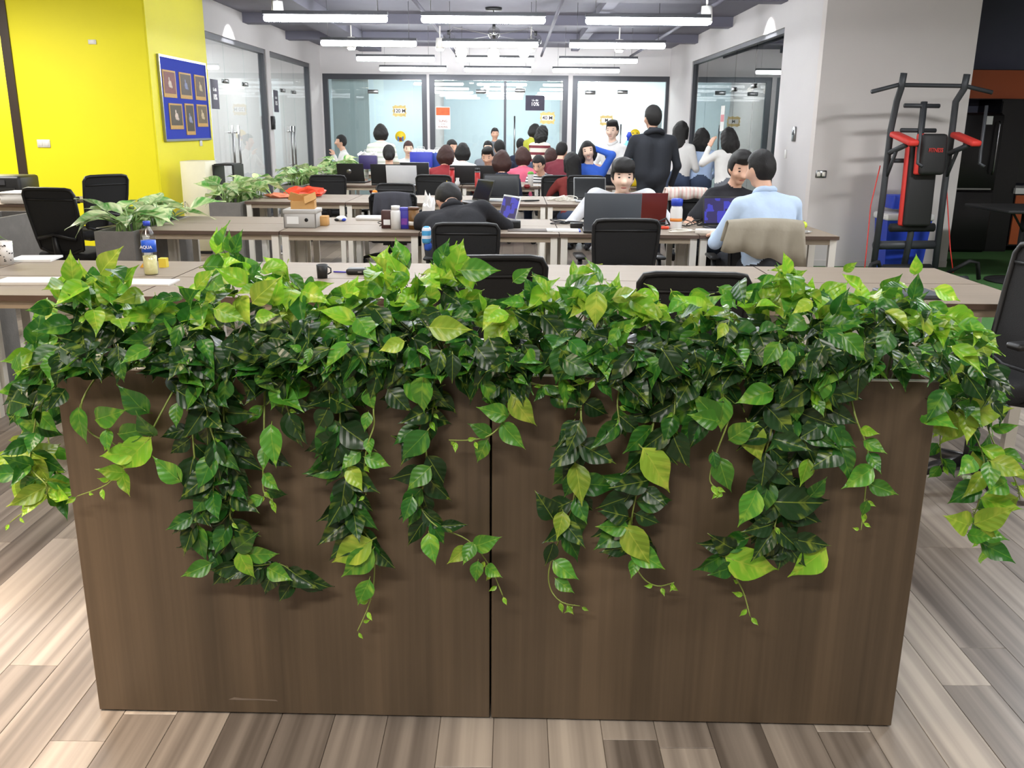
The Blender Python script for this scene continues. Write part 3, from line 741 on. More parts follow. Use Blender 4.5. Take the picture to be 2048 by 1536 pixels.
# leaves read one by one from the photo: base, tip, kind, distance before the panel
KEY = [
 (150, 828, 153, 895, 'M'), (190, 842, 238, 828, 'M'), (208, 868, 204, 909, 'M'), (238, 872, 296, 862, 'M'), (300, 872, 262, 835, 'G'),
 (287, 888, 222, 952, 'L'), (258, 912, 188, 917, 'L'), (238, 950, 184, 947, 'L'), (240, 955, 249, 999, 'L'), (228, 915, 285, 925, 'L'),
 (352, 963, 297, 920, 'M'), (412, 800, 435, 838, 'G'), (350, 815, 345, 860, 'M'), (285, 825, 225, 780, 'G'),
 (540, 862, 545, 940, 'M'), (528, 955, 552, 985, 'M'), (530, 900, 520, 945, 'M'), (405, 1000, 395, 1035, 'M'), (420, 990, 432, 1045, 'M'),
 (376, 1040, 326, 1066, 'G'), (412, 1135, 357, 1160, 'M'), (478, 1115, 500, 1166, 'L'), (500, 1112, 552, 1116, 'M'), (538, 1142, 578, 1165, 'M'), (470, 1100, 510, 1075, 'G'),
 (715, 908, 677, 938, 'M'), (738, 880, 735, 912, 'M'), (734, 918, 780, 934, 'M'), (700, 940, 722, 985, 'Y'), (733, 1088, 656, 1132, 'Y'), (738, 1108, 680, 1162, 'M'), (735, 1168, 714, 1218, 'M'), (733, 785, 745, 825, 'M'), (700, 780, 700, 745, 'M'), (735, 830, 727, 865, 'M'),
 (822, 1000, 806, 1048, 'G'), (858, 1075, 868, 1132, 'M'), (930, 1098, 895, 1130, 'Y'), (952, 1092, 1000, 1077, 'M'), (945, 1090, 925, 1130, 'M'), (955, 1128, 949, 1168, 'M'), (975, 1135, 1000, 1155, 'M'), (848, 870, 798, 925, 'G'), (855, 940, 812, 980, 'M'),
 (1010, 830, 957, 815, 'M'), (1028, 797, 1068, 856, 'Y'), (978, 868, 938, 848, 'M'), (1008, 852, 1047, 900, 'M'), (972, 885, 951, 928, 'M'), (995, 775, 962, 800, 'D'),
 (1152, 935, 1167, 1012, 'Y'), (1125, 1028, 1116, 1078, 'Y'), (1112, 1125, 1156, 1160, 'M'), (1115, 1160, 1148, 1186, 'M'), (1103, 1032, 1073, 985, 'D'), (1132, 1048, 1170, 1096, 'D'), (1150, 890, 1098, 936, 'D'), (1165, 890, 1235, 926, 'D'), (1145, 845, 1120, 885, 'D'), (1105, 1090, 1092, 1135, 'D'),
 (1292, 905, 1346, 986, 'Y'), (1248, 1052, 1194, 1052, 'M'), (1256, 1058, 1300, 1132, 'Y'), (1268, 1098, 1332, 1137, 'M'), (1250, 1030, 1205, 1020, 'D'), (1290, 960, 1222, 975, 'D'), (1290, 980, 1330, 1008, 'D'), (1270, 1120, 1262, 1155, 'M'),
 (1432, 840, 1380, 828, 'M'), (1432, 835, 1385, 785, 'M'), (1462, 873, 1511, 842, 'M'), (1445, 800, 1440, 865, 'M'), (1438, 920, 1456, 985, 'M'), (1425, 905, 1432, 940, 'G'),
 (1496, 850, 1520, 925, 'Y'), (1622, 768, 1667, 822, 'L'), (1588, 800, 1590, 845, 'M'), (1628, 795, 1645, 828, 'M'), (1556, 1000, 1662, 1003, 'D'), (1528, 910, 1522, 975, 'D'), (1508, 985, 1478, 1052, 'M'), (1462, 1115, 1560, 1146, 'L'), (1640, 1098, 1577, 1154, 'L'), (1462, 1092, 1420, 1072, 'D'), (1612, 920, 1600, 970, 'L'), (1620, 985, 1650, 955, 'G'), (1500, 1000, 1520, 1060, 'D'), (1460, 1130, 1420, 1150, 'G'), (1590, 1075, 1660, 1090, 'D'), (1535, 815, 1590, 870, 'D'),
 (1735, 935, 1684, 972, 'M'), (1738, 964, 1793, 985, 'M'), (1728, 880, 1768, 900, 'M'), (1735, 905, 1758, 940, 'G'), (1720, 855, 1750, 865, 'L'), (1728, 1000, 1720, 1030, 'M')]
VP = [[p for p in v[0]] for v in VINES]
for (bx, by, tx, ty, kd) in KEY:
    # nearest vine carries the leaf
    vi = min(range(len(VINES)), key=lambda i: min((x - bx) ** 2 + (y - by) ** 2 for x, y in VP[i]))
    base = Vector(aY(bx, by, PY0 - 0.075)); base.y -= base.x * 0.0185
    tip = Vector(aY(tx, ty, PY0 - 0.095 + rnd.uniform(-0.02, 0.015))); tip.y -= tip.x * 0.0185
    place_leaf(rnd.choice((LEAF[kd][0], LEAF[kd][2], LEAF[kd][0])), VOBJ[vi], base, tip, Vector((rnd.uniform(-.25, .25), -1, rnd.uniform(0.0, 0.5))), rnd.uniform(0.92, 1.05))
EKEY = [(1910, 845, 1850, 855, 'Y', 0), (1925, 825, 2030, 818, 'Y', 0), (1932, 832, 1940, 885, 'Y', 0), (1990, 925, 2060, 950, 'Y', 0), (1945, 920, 1922, 948, 'M', 0), (1978, 930, 1984, 982, 'M', 0), (1958, 1045, 2031, 1018, 'Y', 0), (1935, 1050, 1900, 1035, 'Y', 0), (1940, 1070, 1985, 1078, 'M', 0), (2010, 965, 1980, 985, 'M', 0),
        (1925, 680, 2000, 672, 'M', 0), (70, 870, 55, 905, 'G', 0), (85, 980, 45, 985, 'L', 0), (70, 1000, 42, 1030, 'L', 0), (110, 980, 130, 1000, 'L', 0), (110, 700, 45, 742, 'G', 0), (150, 705, 125, 770, 'D', 0), (100, 615, 55, 620, 'G', 0), (60, 930, 5, 918, 'G', 0)]
for (bx, by, tx, ty, kd, d) in EKEY:
    vi = min(range(len(END_VINES)), key=lambda i: min((x - bx) ** 2 + (y - by) ** 2 for x, y in END_VINES[i][0]))
    base = Vector(aY(bx, by, PY0 + 0.08)); tip = Vector(aY(tx, ty, PY0 + 0.03))
    place_leaf(LEAF[kd][0], EOBJ[vi], base, tip, Vector((rnd.uniform(-.25, .25), -1, rnd.uniform(0.1, 0.6))))
TKEY = [(868, 655, 944, 660, 'Y', -.1), (803, 685, 757, 702, 'Y', -.1), (1012, 630, 968, 640, 'L', -.05), (1193, 590, 1190, 657, 'Y', -.08), (806, 565, 772, 505, 'L', .1), (205, 542, 238, 493, 'Y', .12), (147, 560, 138, 503, 'L', .12), (548, 605, 560, 552, 'L', .05), (395, 575, 425, 535, 'L', .1), (510, 600, 555, 555, 'Y', .0), (515, 635, 553, 628, 'L', -.02), (435, 620, 490, 640, 'L', -.02), (620, 700, 612, 728, 'M', -.1), (600, 700, 580, 690, 'M', -.1), (240, 725, 245, 765, 'G', -.1), (880, 710, 868, 760, 'D', -.1), (905, 715, 905, 768, 'D', -.1), (1555, 690, 1525, 735, 'M', -.12), (1575, 705, 1570, 752, 'M', -.12), (1450, 650, 1435, 680, 'Y', -.08), (1620, 605, 1585, 625, 'Y', -.05), (1575, 545, 1572, 505, 'L', .1), (1830, 545, 1835, 510, 'L', .1), (1690, 540, 1715, 525, 'L', .1), (1625, 730, 1620, 765, 'D', -.12), (1690, 675, 1740, 720, 'M', -.12), (1875, 580, 1925, 600, 'L', .02), (1235, 660, 1215, 690, 'M', -.1), (1250, 660, 1270, 650, 'L', -.08), (690, 590, 710, 560, 'L', .05), (910, 545, 925, 480, 'L', .1), (880, 530, 895, 478, 'G', .14), (470, 500, 480, 460, 'G', .12), (130, 700, 190, 735, 'D', -.08), (930, 540, 1000, 540, 'M', .05), (1030, 560, 1062, 535, 'M', .08)]
for (bx, by, tx, ty, kd, d) in TKEY:
    b = Vector(aY(bx, by, PY0 + d)); t = Vector(aY(tx, ty, PY0 + d - 0.015))
    place_leaf(LEAF[kd][0], PLANTS[plant_at(b.x)], b, t, Vector((rnd.uniform(-.25, .25), -1, rnd.uniform(0.2, 0.7))))

# ------------------------------------------------------------------ pendant lamps
def pendant(x, y, label, L_=1.31):
    t = thing('pendant_light', label, 'pendant light', (x, y, 2.6), -0.009, 'linear pendant lamps')
    MB().b2((-L_ / 2, -0.035, 0.024), (L_ / 2, 0.035, 0.06)).build('housing', M_frame, t)
    MB().rbox((0, 0, -0.012), (L_ - 0.006, 0.075, 0.07), 0.03, 3).build('diffuser', M_tube, t)
    for s in (-1, 1): MB().tube([(s * L_ * .42, 0, 0.055), (s * L_ * .42, 0, HC - 2.6)], 0.003, 4).build('cable', M_steel, t)
PXL = [-1.99, -0.335, 1.39]
RN = {0: 'over the front desks, just out of the picture', 1: 'nearest row in the picture', 2: 'second row of lamps', 3: 'third row of lamps', 4: 'last row of lamps before the glass wall'}
CN = ['left', 'middle', 'right']
for r_, y in enumerate((7.35, 10.18, 13.1, 16.0, 18.7)):
    for c_, x in enumerate(PXL):
        pendant(x, y, 'bright white linear pendant lamp, %s one, %s' % (CN[c_], RN[r_]))
for c_, x in enumerate(PXL): pendant(x, 4.5, 'unseen linear pendant lamp added for light, %s one, above the leafy planter' % CN[c_])  # row added out of view to light the people from the near side
# surface spots on the ceiling
for (px, py, Y, lb) in [(703, 96, 15.0, 'under the left lamp of the second row'), (880, 98, 15.0, 'left of the globe chandelier'), (1062, 100, 15.0, 'right of the globe chandelier'), (1238, 101, 15.0, 'under the right lamp of the second row'), (556, 34, 10.6, 'at the left end of the nearest lamp row'), (1412, 44, 10.6, 'at the right end of the nearest lamp row')]:
    p = aY(px, py, Y)
    t = thing('spotlight', 'small round ceiling spotlight, lit, ' + lb, 'spotlight', p, 0, 'ceiling spotlights')
    MB().lathe([(0.0, 0.16), (0.06, 0.16), (0.07, 0.0), (0.065, 0.0)], n=14).tube([(0, 0, 0.16), (0, 0, max(0.2, HC - p[2]))], 0.012, 6).build('housing', M_white, t)
    MB().lathe([(0.0, -0.03), (0.05, -0.025), (0.066, 0.0), (0.0, 0.002)], n=14).build('lens', M_spotl, t)
# globe chandelier
p = aY(987, 80, 13.9)
t = thing('chandelier', 'chandelier of clear and glowing glass globes hanging from a dark bar', 'chandelier', (p[0], 13.9, 0))
MB().lathe([(0.0, HC), (0.12, HC), (0.12, HC - 0.04), (0, HC - 0.04)], n=16).tube([(0, 0, HC - 0.04), (0, 0, 2.75)], 0.007, 6).build('stem', M_black, t)
mb = MB()
GL = [(923, 104, 14.2, 1), (987, 108, 14.2, 1), (1048, 104, 14.2, 1), (898, 78, 13.5, 0), (988, 66, 13.5, 0), (1071, 80, 13.5, 0), (988, 88, 13.6, 0)]
for (px, py, Y, lit) in GL:
    q = aY(px, py, Y) - np.array([p[0], 13.9, 0])
    mb.tube([(0, 0, 2.78), (q[0] * .9, q[1] * .9, q[2] + 0.16), (q[0], q[1], q[2] + 0.075)], 0.004, 5)
mb.build('arm', M_steel, t)
for (px, py, Y, lit) in GL:
    q = aY(px, py, Y) - np.array([p[0], 13.9, 0])
    MB().ell(q, (0.088, 0.088, 0.088), 16).build('globe', M_globe if lit else M_clear, t)
    MB().lathe([(0.022, 0.0), (0.022, 0.06)], q + np.array([0, 0, 0.055]), 10).build('socket', M_black, t)
    if not lit: MB().ell(q, (0.018, 0.018, 0.035), 8).build('bulb', M_clear, t)

# ------------------------------------------------------------------ desks
DW = 1.035
def desk_parts():
    t = thing('desk', 'x', 'desk', (0, 0, 0), 0, 'grey brown office desks with cream legs')
    w_ = DW - 0.006; d = 0.555
    MB().b2((-w_ / 2 + .002, 0.002, 0.724), (w_ / 2 - .002, d - .002, 0.75)).build('tabletop', M_desk, t)
    MB().b2((-w_ / 2, 0, 0.7245), (w_ / 2, 0.0019, 0.7495)).b2((-w_ / 2, d - .0019, 0.7245), (w_ / 2, d, 0.7495)).b2((-w_ / 2, .002, .7245), (-w_ / 2 + .0019, d - .002, .7495)).b2((w_ / 2 - .0019, .002, .7245), (w_ / 2, d - .002, .7495)).build('edge_band', M_deskedge, t)
    MB().b2((-w_ / 2 + 0.06, 0.025, 0.684), (w_ / 2 - 0.06, 0.055, 0.7235)).b2((-w_ / 2 + 0.06, d - .055, 0.684), (w_ / 2 - 0.06, d - .025, 0.7235)).build('frame_rail', M_apron, t)
    for sx in (-1, 1):
        for y in (0.04, d - 0.04):
            MB().b2((sx * (w_ / 2 - 0.035) - 0.025, y - 0.02, 0), (sx * (w_ / 2 - 0.035) + 0.025, y + 0.02, 0.7235)).build('leg', M_cream, t)
    return t
desk0 = desk_parts(); used_d = [False]
def desk(x, y, label, rz=0):
    if not used_d[0]: o = desk0; used_d[0] = True
    else: o = copy_tree(desk0)
    o.location = (x, y, 0); o.rotation_euler = (0, 0, rz); o['label'] = label
    return o
ORD = ['first', 'second', 'third', 'fourth', 'fifth', 'sixth']
ROWY = {'A': 4.06, 'B': 6.735, 'C': 9.45, 'D': 12.3, 'E': 15.1}
RWN = {'A': 'front row behind the planter', 'B': 'second row', 'C': 'third row', 'D': 'fourth row', 'E': 'fifth row'}
XRT = 2.41
for rw, y in ROWY.items():
    n = 6 if rw == 'A' else 5
    for side in (0, 1):
        for i in range(n):
            desk(XRT - DW * (i + 0.5), y + side * 0.56, 'grey brown desk, %s from right, %s side of the %s' % (ORD[i], ('near', 'far')[side], RWN[rw]), -0.004)
# side desks by the yellow wall
desk(-5.0, 8.85, 'grey brown desk before the yellow wall between two black chairs')
desk(-6.05, 8.85, 'grey brown desk before the yellow wall holding a white box')
desk(-5.0, 9.41, 'grey brown desk backing onto the yellow wall, right of the brown frame')
desk(-6.05, 9.41, 'grey brown desk backing onto the yellow wall, below the brown frame')
desk(-4.45, 6.3, 'grey brown desk left of the black chair, at the picture edge')

# ------------------------------------------------------------------ office chairs (sitter faces +y)
def chair_parts():
    t = thing('office_chair', 'x', 'chair', (0, 0, 0), 0, 'black mesh office chairs')
    # back frame: rounded trapezoid loop, leaning back
    def bp(x, z): return (x, -0.20 - 0.22 * (z - 0.5) + 0.10 * (z - 0.72) ** 2 + 0.25 * x * x, z)
    out = [(-0.19, .52), (-.205, .6), (-.222, .8), (-.225, .935), (-.205, .97), (-.16, .978), (0, .98), (.16, .978), (.205, .97), (.225, .935), (.222, .8), (.205, .6), (.19, .52), (.1, .49), (-.1, .49)]
    mb = MB(); P = [bp(*q) for q in out]; mb.tube(P + [P[0], P[1]], 0.014, 6)
    mb.tube([bp(-.22, .90), bp(-.1, .90), bp(.1, .90), bp(.22, .90)], 0.009, 5)
    mb.build('back_frame', M_black, t)
    mb = MB(); vs = []; nx, nz = 8, 8
    for j in range(nz + 1):
        z = .50 + (.972 - .50) * j / nz
        hw = .19 + (.222 - .19) * min(1, (z - .5) / .25) - (.02 if j == nz else 0)
        for i in range(nx + 1): vs.append(bp(-hw + 2 * hw * i / nx, z))
    mb.add(vs, [(j * (nx + 1) + i, j * (nx + 1) + i + 1, (j + 1) * (nx + 1) + i + 1, (j + 1) * (nx + 1) + i) for j in range(nz) for i in range(nx)], 0, True)
    mb.build('backrest', M_mesh, t)
    MB().tube([(0, -.06, .40), (0, -.20, .41), (0, -.25, .50), (0, -.27, .62)], [.03, .03, .028, .02], 8).tube([(-.17, -.235, .60), (0, -.275, .64), (.17, -.235, .60)], .016, 6).build('back_support', M_black, t)
    MB().rbox((0, .03, .455), (.48, .46, .075), .035, 3).build('seat', M_fabric, t)
    MB().b2((-.12, -.1, .385), (.12, .12, .418)).build('tilt_mechanism', M_black, t)
    for s in (-1, 1):
        MB().tube([(s * .12, 0, .41), (s * .265, -.02, .43), (s * .285, -.03, .55), (s * .285, -.02, .655)], [.016, .018, .02, .018], 6).rbox((s * .285, .02, .668), (.075, .25, .026), .012, 2).build('armrest', M_black, t)
    MB().tube([(0, 0, .09), (0, 0, .24)], .028, 10).tube([(0, 0, .23), (0, 0, .39)], .018, 10).build('gas_column', M_black, t)
    mb = MB()
    for k in range(5):
        a = 2 * PI * k / 5 + .3
        mb.tube([(0, 0, .115), (.17 * math.cos(a), .17 * math.sin(a), .105), (.30 * math.cos(a), .30 * math.sin(a), .075)], [.032, .026, .018], 6)
    mb.build('star_base', M_black, t)
    for k in range(5):
        a = 2 * PI * k / 5 + .3; c = (.30 * math.cos(a), .30 * math.sin(a))
        m2 = MB(); b_ = a + 1.2
        for s in (-.016, .016):
            m2.lathe([(0.001, -.009), (.028, -.009), (.028, .009), (.001, .009)], (c[0] + s * math.cos(b_), c[1] + s * math.sin(b_), .0285), 10, 0, (PI / 2, 0, b_ + PI / 2))
        m2.tube([(c[0], c[1], .03), (c[0], c[1], .085)], .01, 6); m2.build('caster', M_black, t)
    return t
chair0 = chair_parts(); used_c = [False]
def chair(x, y, deg, label, z=1.0):
    if not used_c[0]: o = chair0; used_c[0] = True
    else: o = copy_tree(chair0)
    o.location = (x, y, 0); o.rotation_euler = (0, 0, math.radians(deg)); o.scale = (1, 1, z); o['label'] = label
    return o
def chair_at(px, ytop, Y, deg, label, z=None):
    """back top seen at px; Y is the depth of the back"""
    p = aY(px, ytop, Y); a = math.radians(deg)
    bx, by = 0.305 * math.sin(a), -0.305 * math.cos(a)
    return chair(p[0] - bx, p[1] - by, deg, label, z or max(.85, min(1.12, p[2] / 0.98)))
chair_at(985, 516, 3.72, 6, 'black mesh office chair behind the leaves at the planter middle, at the front row')
chair_at(1392, 549, 3.66, -3, 'black mesh office chair low behind the leaves, right of the planter middle')
_p = aZ(1930, 975, 0); chair(_p[0], _p[1], 104, 'black office chair seen from the side at the right picture edge', 1.06)
chair_at(932, 448, 6.30, 0, 'black mesh office chair at the back of the sleeping man')
chair_at(1255, 440, 6.22, 2, 'empty black mesh chair in front of the dark grey laptop')
chair_at(1532, 442, 6.25, -2, 'black chair hung with a beige jacket under the man in the pale blue shirt')
chair_at(90, 378, 7.15, -12, 'tall black mesh chair standing left of the grey planter box by the yellow wall')
chair_at(214, 351, 8.85, 55, 'black padded chair in front of the yellow wall, behind the variegated plant', 1.05)
chair_at(785, 388, 9.05, 4, 'black chair hung with a dark grey jacket in the second aisle')
chair_at(655, 351, 11.95, 8, 'dark chair back beyond the orange plastic bag')
chair_at(866, 351, 11.9, -6, 'brownish see-through mesh chair back under the red flask')
chair_at(792, 368, 10.7, 172, 'black chair on the far side of the third row facing the camera')
chair_at(1120, 352, 11.85, 5, 'black chair under the woman in the rust red sweater')
chair_at(1172, 352, 11.62, -4, 'black chair under the woman with the raised arm')
chair_at(1385, 385, 8.15, 186, 'black chair hung with a white and pink jacket behind the white bottle')
# ------------------------------------------------------------------ grey planter boxes with variegated plants
def vleafmat():
    m = leafmat('leaf_dieffenbachia', '#5ea548', '#dfe9b4', 0.56, 0.4); return m
LM['V'] = vleafmat()
M_vstem = pm('plant_stalk', '#7fa05a', 0.5)
VL = [leaf_mesh('leaf', LM['V'], 0.62, 0.35, 0.55, 0.0, 0, 9, 0.02), leaf_mesh('leaf', LM['V'], 0.56, 0.5, 0.9, 0.25, 0, 9, 0.02)]
def greybox(x0, x1, y0, y1, h, label, plabel=None, n=34, ht=0.36, seed=1):
    t = thing('grey_planter_box', label, 'planter', ((x0 + x1) / 2, (y0 + y1) / 2, 0), 0, 'grey planter boxes at the row ends')
    a, b = (x1 - x0) / 2, (y1 - y0) / 2; e = .02
    for (lo, hi) in (((-a, -b, 0.02), (a, -b + e, h)), ((-a, b - e, .02), (a, b, h)), ((-a, -b + e, .02), (-a + e, b - e, h)), ((a - e, -b + e, .02), (a, b - e, h))):
        MB().b2(lo, hi).build('panel', M_concrete, t)
    MB().b2((-a - .002, -b - .004, h * .62), (a + .002, -b - .0005, h * .62 + .012)).build('groove_strip', M_blackmat, t)
    MB().b2((-a + e, -b + e, h - .10), (a - e, b - e, h - .07)).build('soil', M_soil, t)
    MB().b2((-a + .02, -b + .02, 0), (a - .02, b - .02, .02)).build('plinth', M_blackmat, t)
    if plabel:
        r = random.Random(seed)
        pt = thing('variegated_plant', plabel, 'plant', ((x0 + x1) / 2, (y0 + y1) / 2, h - .07), 0, 'variegated plants in the grey boxes')
        st = MB()
        for k in range(n):
            bx = r.uniform(-a + .06, a - .06); by = r.uniform(-b + .08, b - .08)
            an = r.uniform(0, 2 * PI); ln = r.uniform(.06, .19)
            top = Vector((bx + ln * math.cos(an), by + ln * math.sin(an), r.uniform(.12, ht * .6)))
            st.tube([(bx, by, 0), (bx * .9 + top.x * .1, by * .9 + top.y * .1, top.z * .6), top], [.008, .007, .004], 5)
            d = Vector((math.cos(an), math.sin(an), r.uniform(-.35, .75))).normalized(); s = r.uniform(.19, .31)
            o = place_leaf(r.choice(VL), pt, Vector(pt.location) + top, Vector(pt.location) + top + d * s, Vector((r.uniform(-.3, .3), r.uniform(-.5, .2), 1)), 1.0)
        st.build('stalk', M_vstem, pt)
    return t
greybox(-3.09, -2.80, 6.72, 7.95, 0.74, 'grey planter box at the left end of the second desk row', 'variegated broad-leaved plant before the yellow wall, nearest of the three clumps', 40, .40, 3)
greybox(-3.12, -2.80, 9.42, 10.6, 0.74, 'grey planter box at the left end of the third desk row', 'variegated broad-leaved plant beside the cream cabinet', 44, .42, 4)
greybox(-3.12, -2.80, 12.3, 13.5, 0.74, 'grey planter box by the left glass wall, fourth row', 'variegated broad-leaved plant left of the dark chair back beyond the third row', 40, .44, 5)
greybox(-3.12, -2.80, 15.0, 16.2, 0.74, 'grey planter box by the white pillar, fifth row', 'variegated broad-leaved plant below the far left glass', 40, .46, 6)
greybox(-3.28, -2.93, 4.05, 5.25, 0.70, 'grey planter box under the desk edge at the left picture border')
greybox(-4.35, -3.95, 6.05, 6.9, 0.66, 'grey planter box behind the spotted cup, partly cut off at left', 'small variegated plant behind the spotted cup', 10, .22, 8)
greybox(-4.75, -4.4, 7.5, 8.5, .72, 'grey planter box left of the tall black chair')
# ------------------------------------------------------------------ gym power tower
t = thing('power_tower', 'dark grey gym power tower with red edged padded bench against the grey wall', 'gym equipment', (4.13, 9.55, 0.012), 0.14)
M_gym = pm('gym_steel', '#3e4043', 0.5, 0.2, var=0.06)
M_pad = pm('gym_pad_black', '#232222', 0.6, var=0.1, scale=40, bump=0.1)
M_padred = pm('gym_pad_red', '#d8382f', 0.6)
for s in (-1, 1):
    MB().tube([(s * .35, 0, .05), (s * .335, .0, .9), (s * .335, 0.0, 1.5), (s * .318, -.02, 1.78), (s * .335, -.10, 1.90), (s * .335, -.12, 2.04)], .033, 8).build('upright', M_gym, t)
    MB().rbox((s * .36, -.12, .04), (.07, .75, .06), .02, 2).lathe([(.045, -.04), (.045, .04)], (s * .36, -.48, .045), 12, 0, (0, PI / 2, 0)).build('foot', M_gym, t)
    MB().tube([(s * .33, -.02, 1.28), (s * .33, -.30, 1.36)], .028, 8).tube([(s * .33, -.02, 1.05), (s * .33, -.14, 1.30)], .018, 6).build('arm_bracket', M_gym, t)
    MB().rbox((s * .33 + .02, -.22, 1.42), (.11, .40, .06), .022, 2, (0.22, 0, 0)).build('arm_pad', M_padred, t)
    MB().tube([(s * .33 + .1, -.36, 1.74), (s * .33 + .1, -.37, 1.30), (s * .33 + .1, -.38, 1.19), (s * .33 + .13, -.42, 1.16)], .016, 8).tube([(s * .33 + .02, -.32, 1.36), (s * .33 + .1, -.36, 1.36)], .016, 6).build('dip_handle', M_gym, t)
    MB().tube([(s * .36 - .01, .06, 1.15), (s * .43, .05, .75), (s * .47, -.04, .3), (s * .5, -.1, .06)], .006, 5).build('resistance_band', M_padred, t)
    MB().tube([(s * .36, -.2, .07), (s * .5, -.35, .22), (s * .58, -.36, .2), (s * .62, -.36, .03)], .022, 6).build('push_up_handle', M_blackmat, t)
MB().tube([(-.66, -.14, 1.86), (-.36, -.08, 1.93), (.36, -.08, 1.93), (.62, -.14, 1.87)], .021, 8).build('pull_up_bar', M_gym, t)
MB().tube([(-.35, .03, .34), (.35, .03, .34)], .045, 8).tube([(-.34, .04, 1.2), (.34, .04, 1.2)], .022, 8).build('cross_bar', M_gym, t)
MB().tube([(0, .02, .05), (0, -.04, .45), (0, .0, 1.1), (0.02, .05, 1.78)], .032, 6).build('bench_post', M_gym, t)
MB().tube([(-.19, .05, 1.74), (.19, .05, 1.74)], .022, 8).tube([(-.19, .06, 1.50), (.19, .06, 1.50)], .022, 8).build('handle_bar', M_gym, t)
MB().rbox((0.0, -.10, .98), (.30, .07, .86), .03, 3, (-0.04, 0, 0.0)).build('bench_pad', M_pad, t)
MB().rbox((-.03, -.065, .98), (.30, .05, .86), .02, 2, (-0.04, 0, 0.0)).build('pad_edging', M_padred, t)
MB().rbox((.03, -.20, 1.27), (.27, .08, .40), .035, 3, (-0.06, 0, 0.0)).build('head_pad', M_pad, t)
MB().rbox((.0, -.165, 1.27), (.27, .05, .40), .02, 2, (-0.06, 0, 0.0)).build('pad_edging', M_padred, t)
text_mesh('FITNESS', .055, M_padred, t, (.03, -.247, 1.31), (PI / 2, 0, 0), sx=.8)
MB().tube([(-.24, -.05, .53), (.24, -.05, .53)], .045, 10).build('foam_roller', M_blackmat, t)
MB().tube([(-.26, -.05, .10), (.26, -.05, .10)], .05, 10).build('foam_roller', M_blackmat, t)
# bins behind the rack
def bin_(x, y, col, lid, label, h=.5):
    t = thing('waste_bin', label, 'bin', (x, y, .012))
    mb = MB(); mb.add([(-.2, -.15, 0), (.2, -.15, 0), (.2, .15, 0), (-.2, .15, 0), (-.24, -.18, h), (.24, -.18, h), (.24, .18, h), (-.24, .18, h)], [(3, 2, 1, 0), (0, 1, 5, 4), (1, 2, 6, 5), (2, 3, 7, 6), (3, 0, 4, 7), (4, 5, 6, 7)]); mb.build('body', col, t)
    MB().rbox((0, 0, h + .035), (.52, .40, .07), .02, 2).build('lid', lid, t)
bin_(4.28, 10.08, M_blue, M_white, 'blue bin with a white lid behind the gym power tower', .56)
tag(MB().rbox((4.33, 10.12, .76), (.42, .24, .15), .015, 2).build('storage_crate', M_blue), 'blue crate lying on top of the white bin lid', 'crate')
# ------------------------------------------------------------------ kitchen corner
t = thing('wall_cabinet', 'orange wall cabinet high above the black kitchen front', 'cabinet', (6.15, 12.2, 1.9))
MB().b2((-.42, -.18, 0), (.42, .19, .36)).build('body', M_turfdark, t); MB().b2((-.41, -.20, .01), (.41, -.181, .35)).build('door', M_orange, t)
t = thing('refrigerator', 'tall black refrigerator with a white sticker below the orange cabinet', 'refrigerator', (5.72, 12.0, 0.012))
MB().rbox((0, 0, .86), (.66, .6, 1.72), .02, 2).build('body', M_turfdark, t)
MB().rbox((0, -.325, 1.24), (.65, .05, .92), .015, 2).build('door', M_turfdark, t); MB().rbox((0, -.325, .40), (.65, .05, .74), .015, 2).build('door', M_turfdark, t)
MB().tube([(.25, -.38, 1.62), (.25, -.40, 1.58), (.25, -.40, 1.02), (.25, -.38, .98)], .012, 6).build('handle', M_steel, t)
MB().b2((.06, -.352, 1.58), (.18, -.351, 1.68)).build('sticker', M_paper, t)
MB().b2((-.2, -.352, .79), (.28, -.3505, .81)).build('trim_strip', M_steel, t)
text_mesh('X', .09, M_steel, t, (-.2, -.351, 1.56), (PI / 2, 0, 0), name='emblem')
t = thing('kitchen_counter', 'kitchen counter with a white top and orange doors at the right edge', 'counter', (7.0, 12.05, 0.012))
MB().b2((-.62, -.28, .08), (.9, .3, .74)).build('carcass', M_turfdark, t)
MB().b2((-.64, -.32, .74), (.92, .3, .81)).build('worktop', M_white, t)
for k in range(3): MB().b2((-.61 + k * .5, -.30, .1), (-.12 + k * .5, -.281, .72)).build('door', M_orange, t)
tag(MB().b2((6.3, 12.25, .86), (7.9, 12.38, 1.85)).build('splashback', pm('dark_stone', '#2b2a27', .4, var=.3, scale=20)), 'dark stone splashback above the white kitchen counter', 'splashback')
t = thing('tall_cupboard', 'black tall cupboard beside the refrigerator', 'cupboard', (6.22, 12.1, .012))
MB().b2((-.16, -.3, 0), (.16, .28, 1.88)).build('body', M_turfdark, t)
MB().b2((-.155, -.32, .02), (.155, -.301, 1.86)).build('door', M_turfdark, t)
# black high table with round foot
t = thing('bistro_table', 'black table on a single round foot standing on the green turf', 'table', (5.22, 9.35, .012))
MB().lathe([(0, 0), (.30, 0), (.30, .02), (.05, .05), (.05, .06)], n=28).build('base', M_blackmat, t)
MB().tube([(0, 0, .04), (0, 0, .72)], .045, 12).build('pole', M_blackmat, t)
MB().rbox((.02, 0, .745), (.9, .9, .035), .012, 2).build('tabletop', M_blackmat, t)
MB().tube([(0, 0, .5), (-.3, -.3, .72)], .012, 5).tube([(0, 0, .5), (.3, -.3, .72)], .012, 5).build('brace', M_blackmat, t)
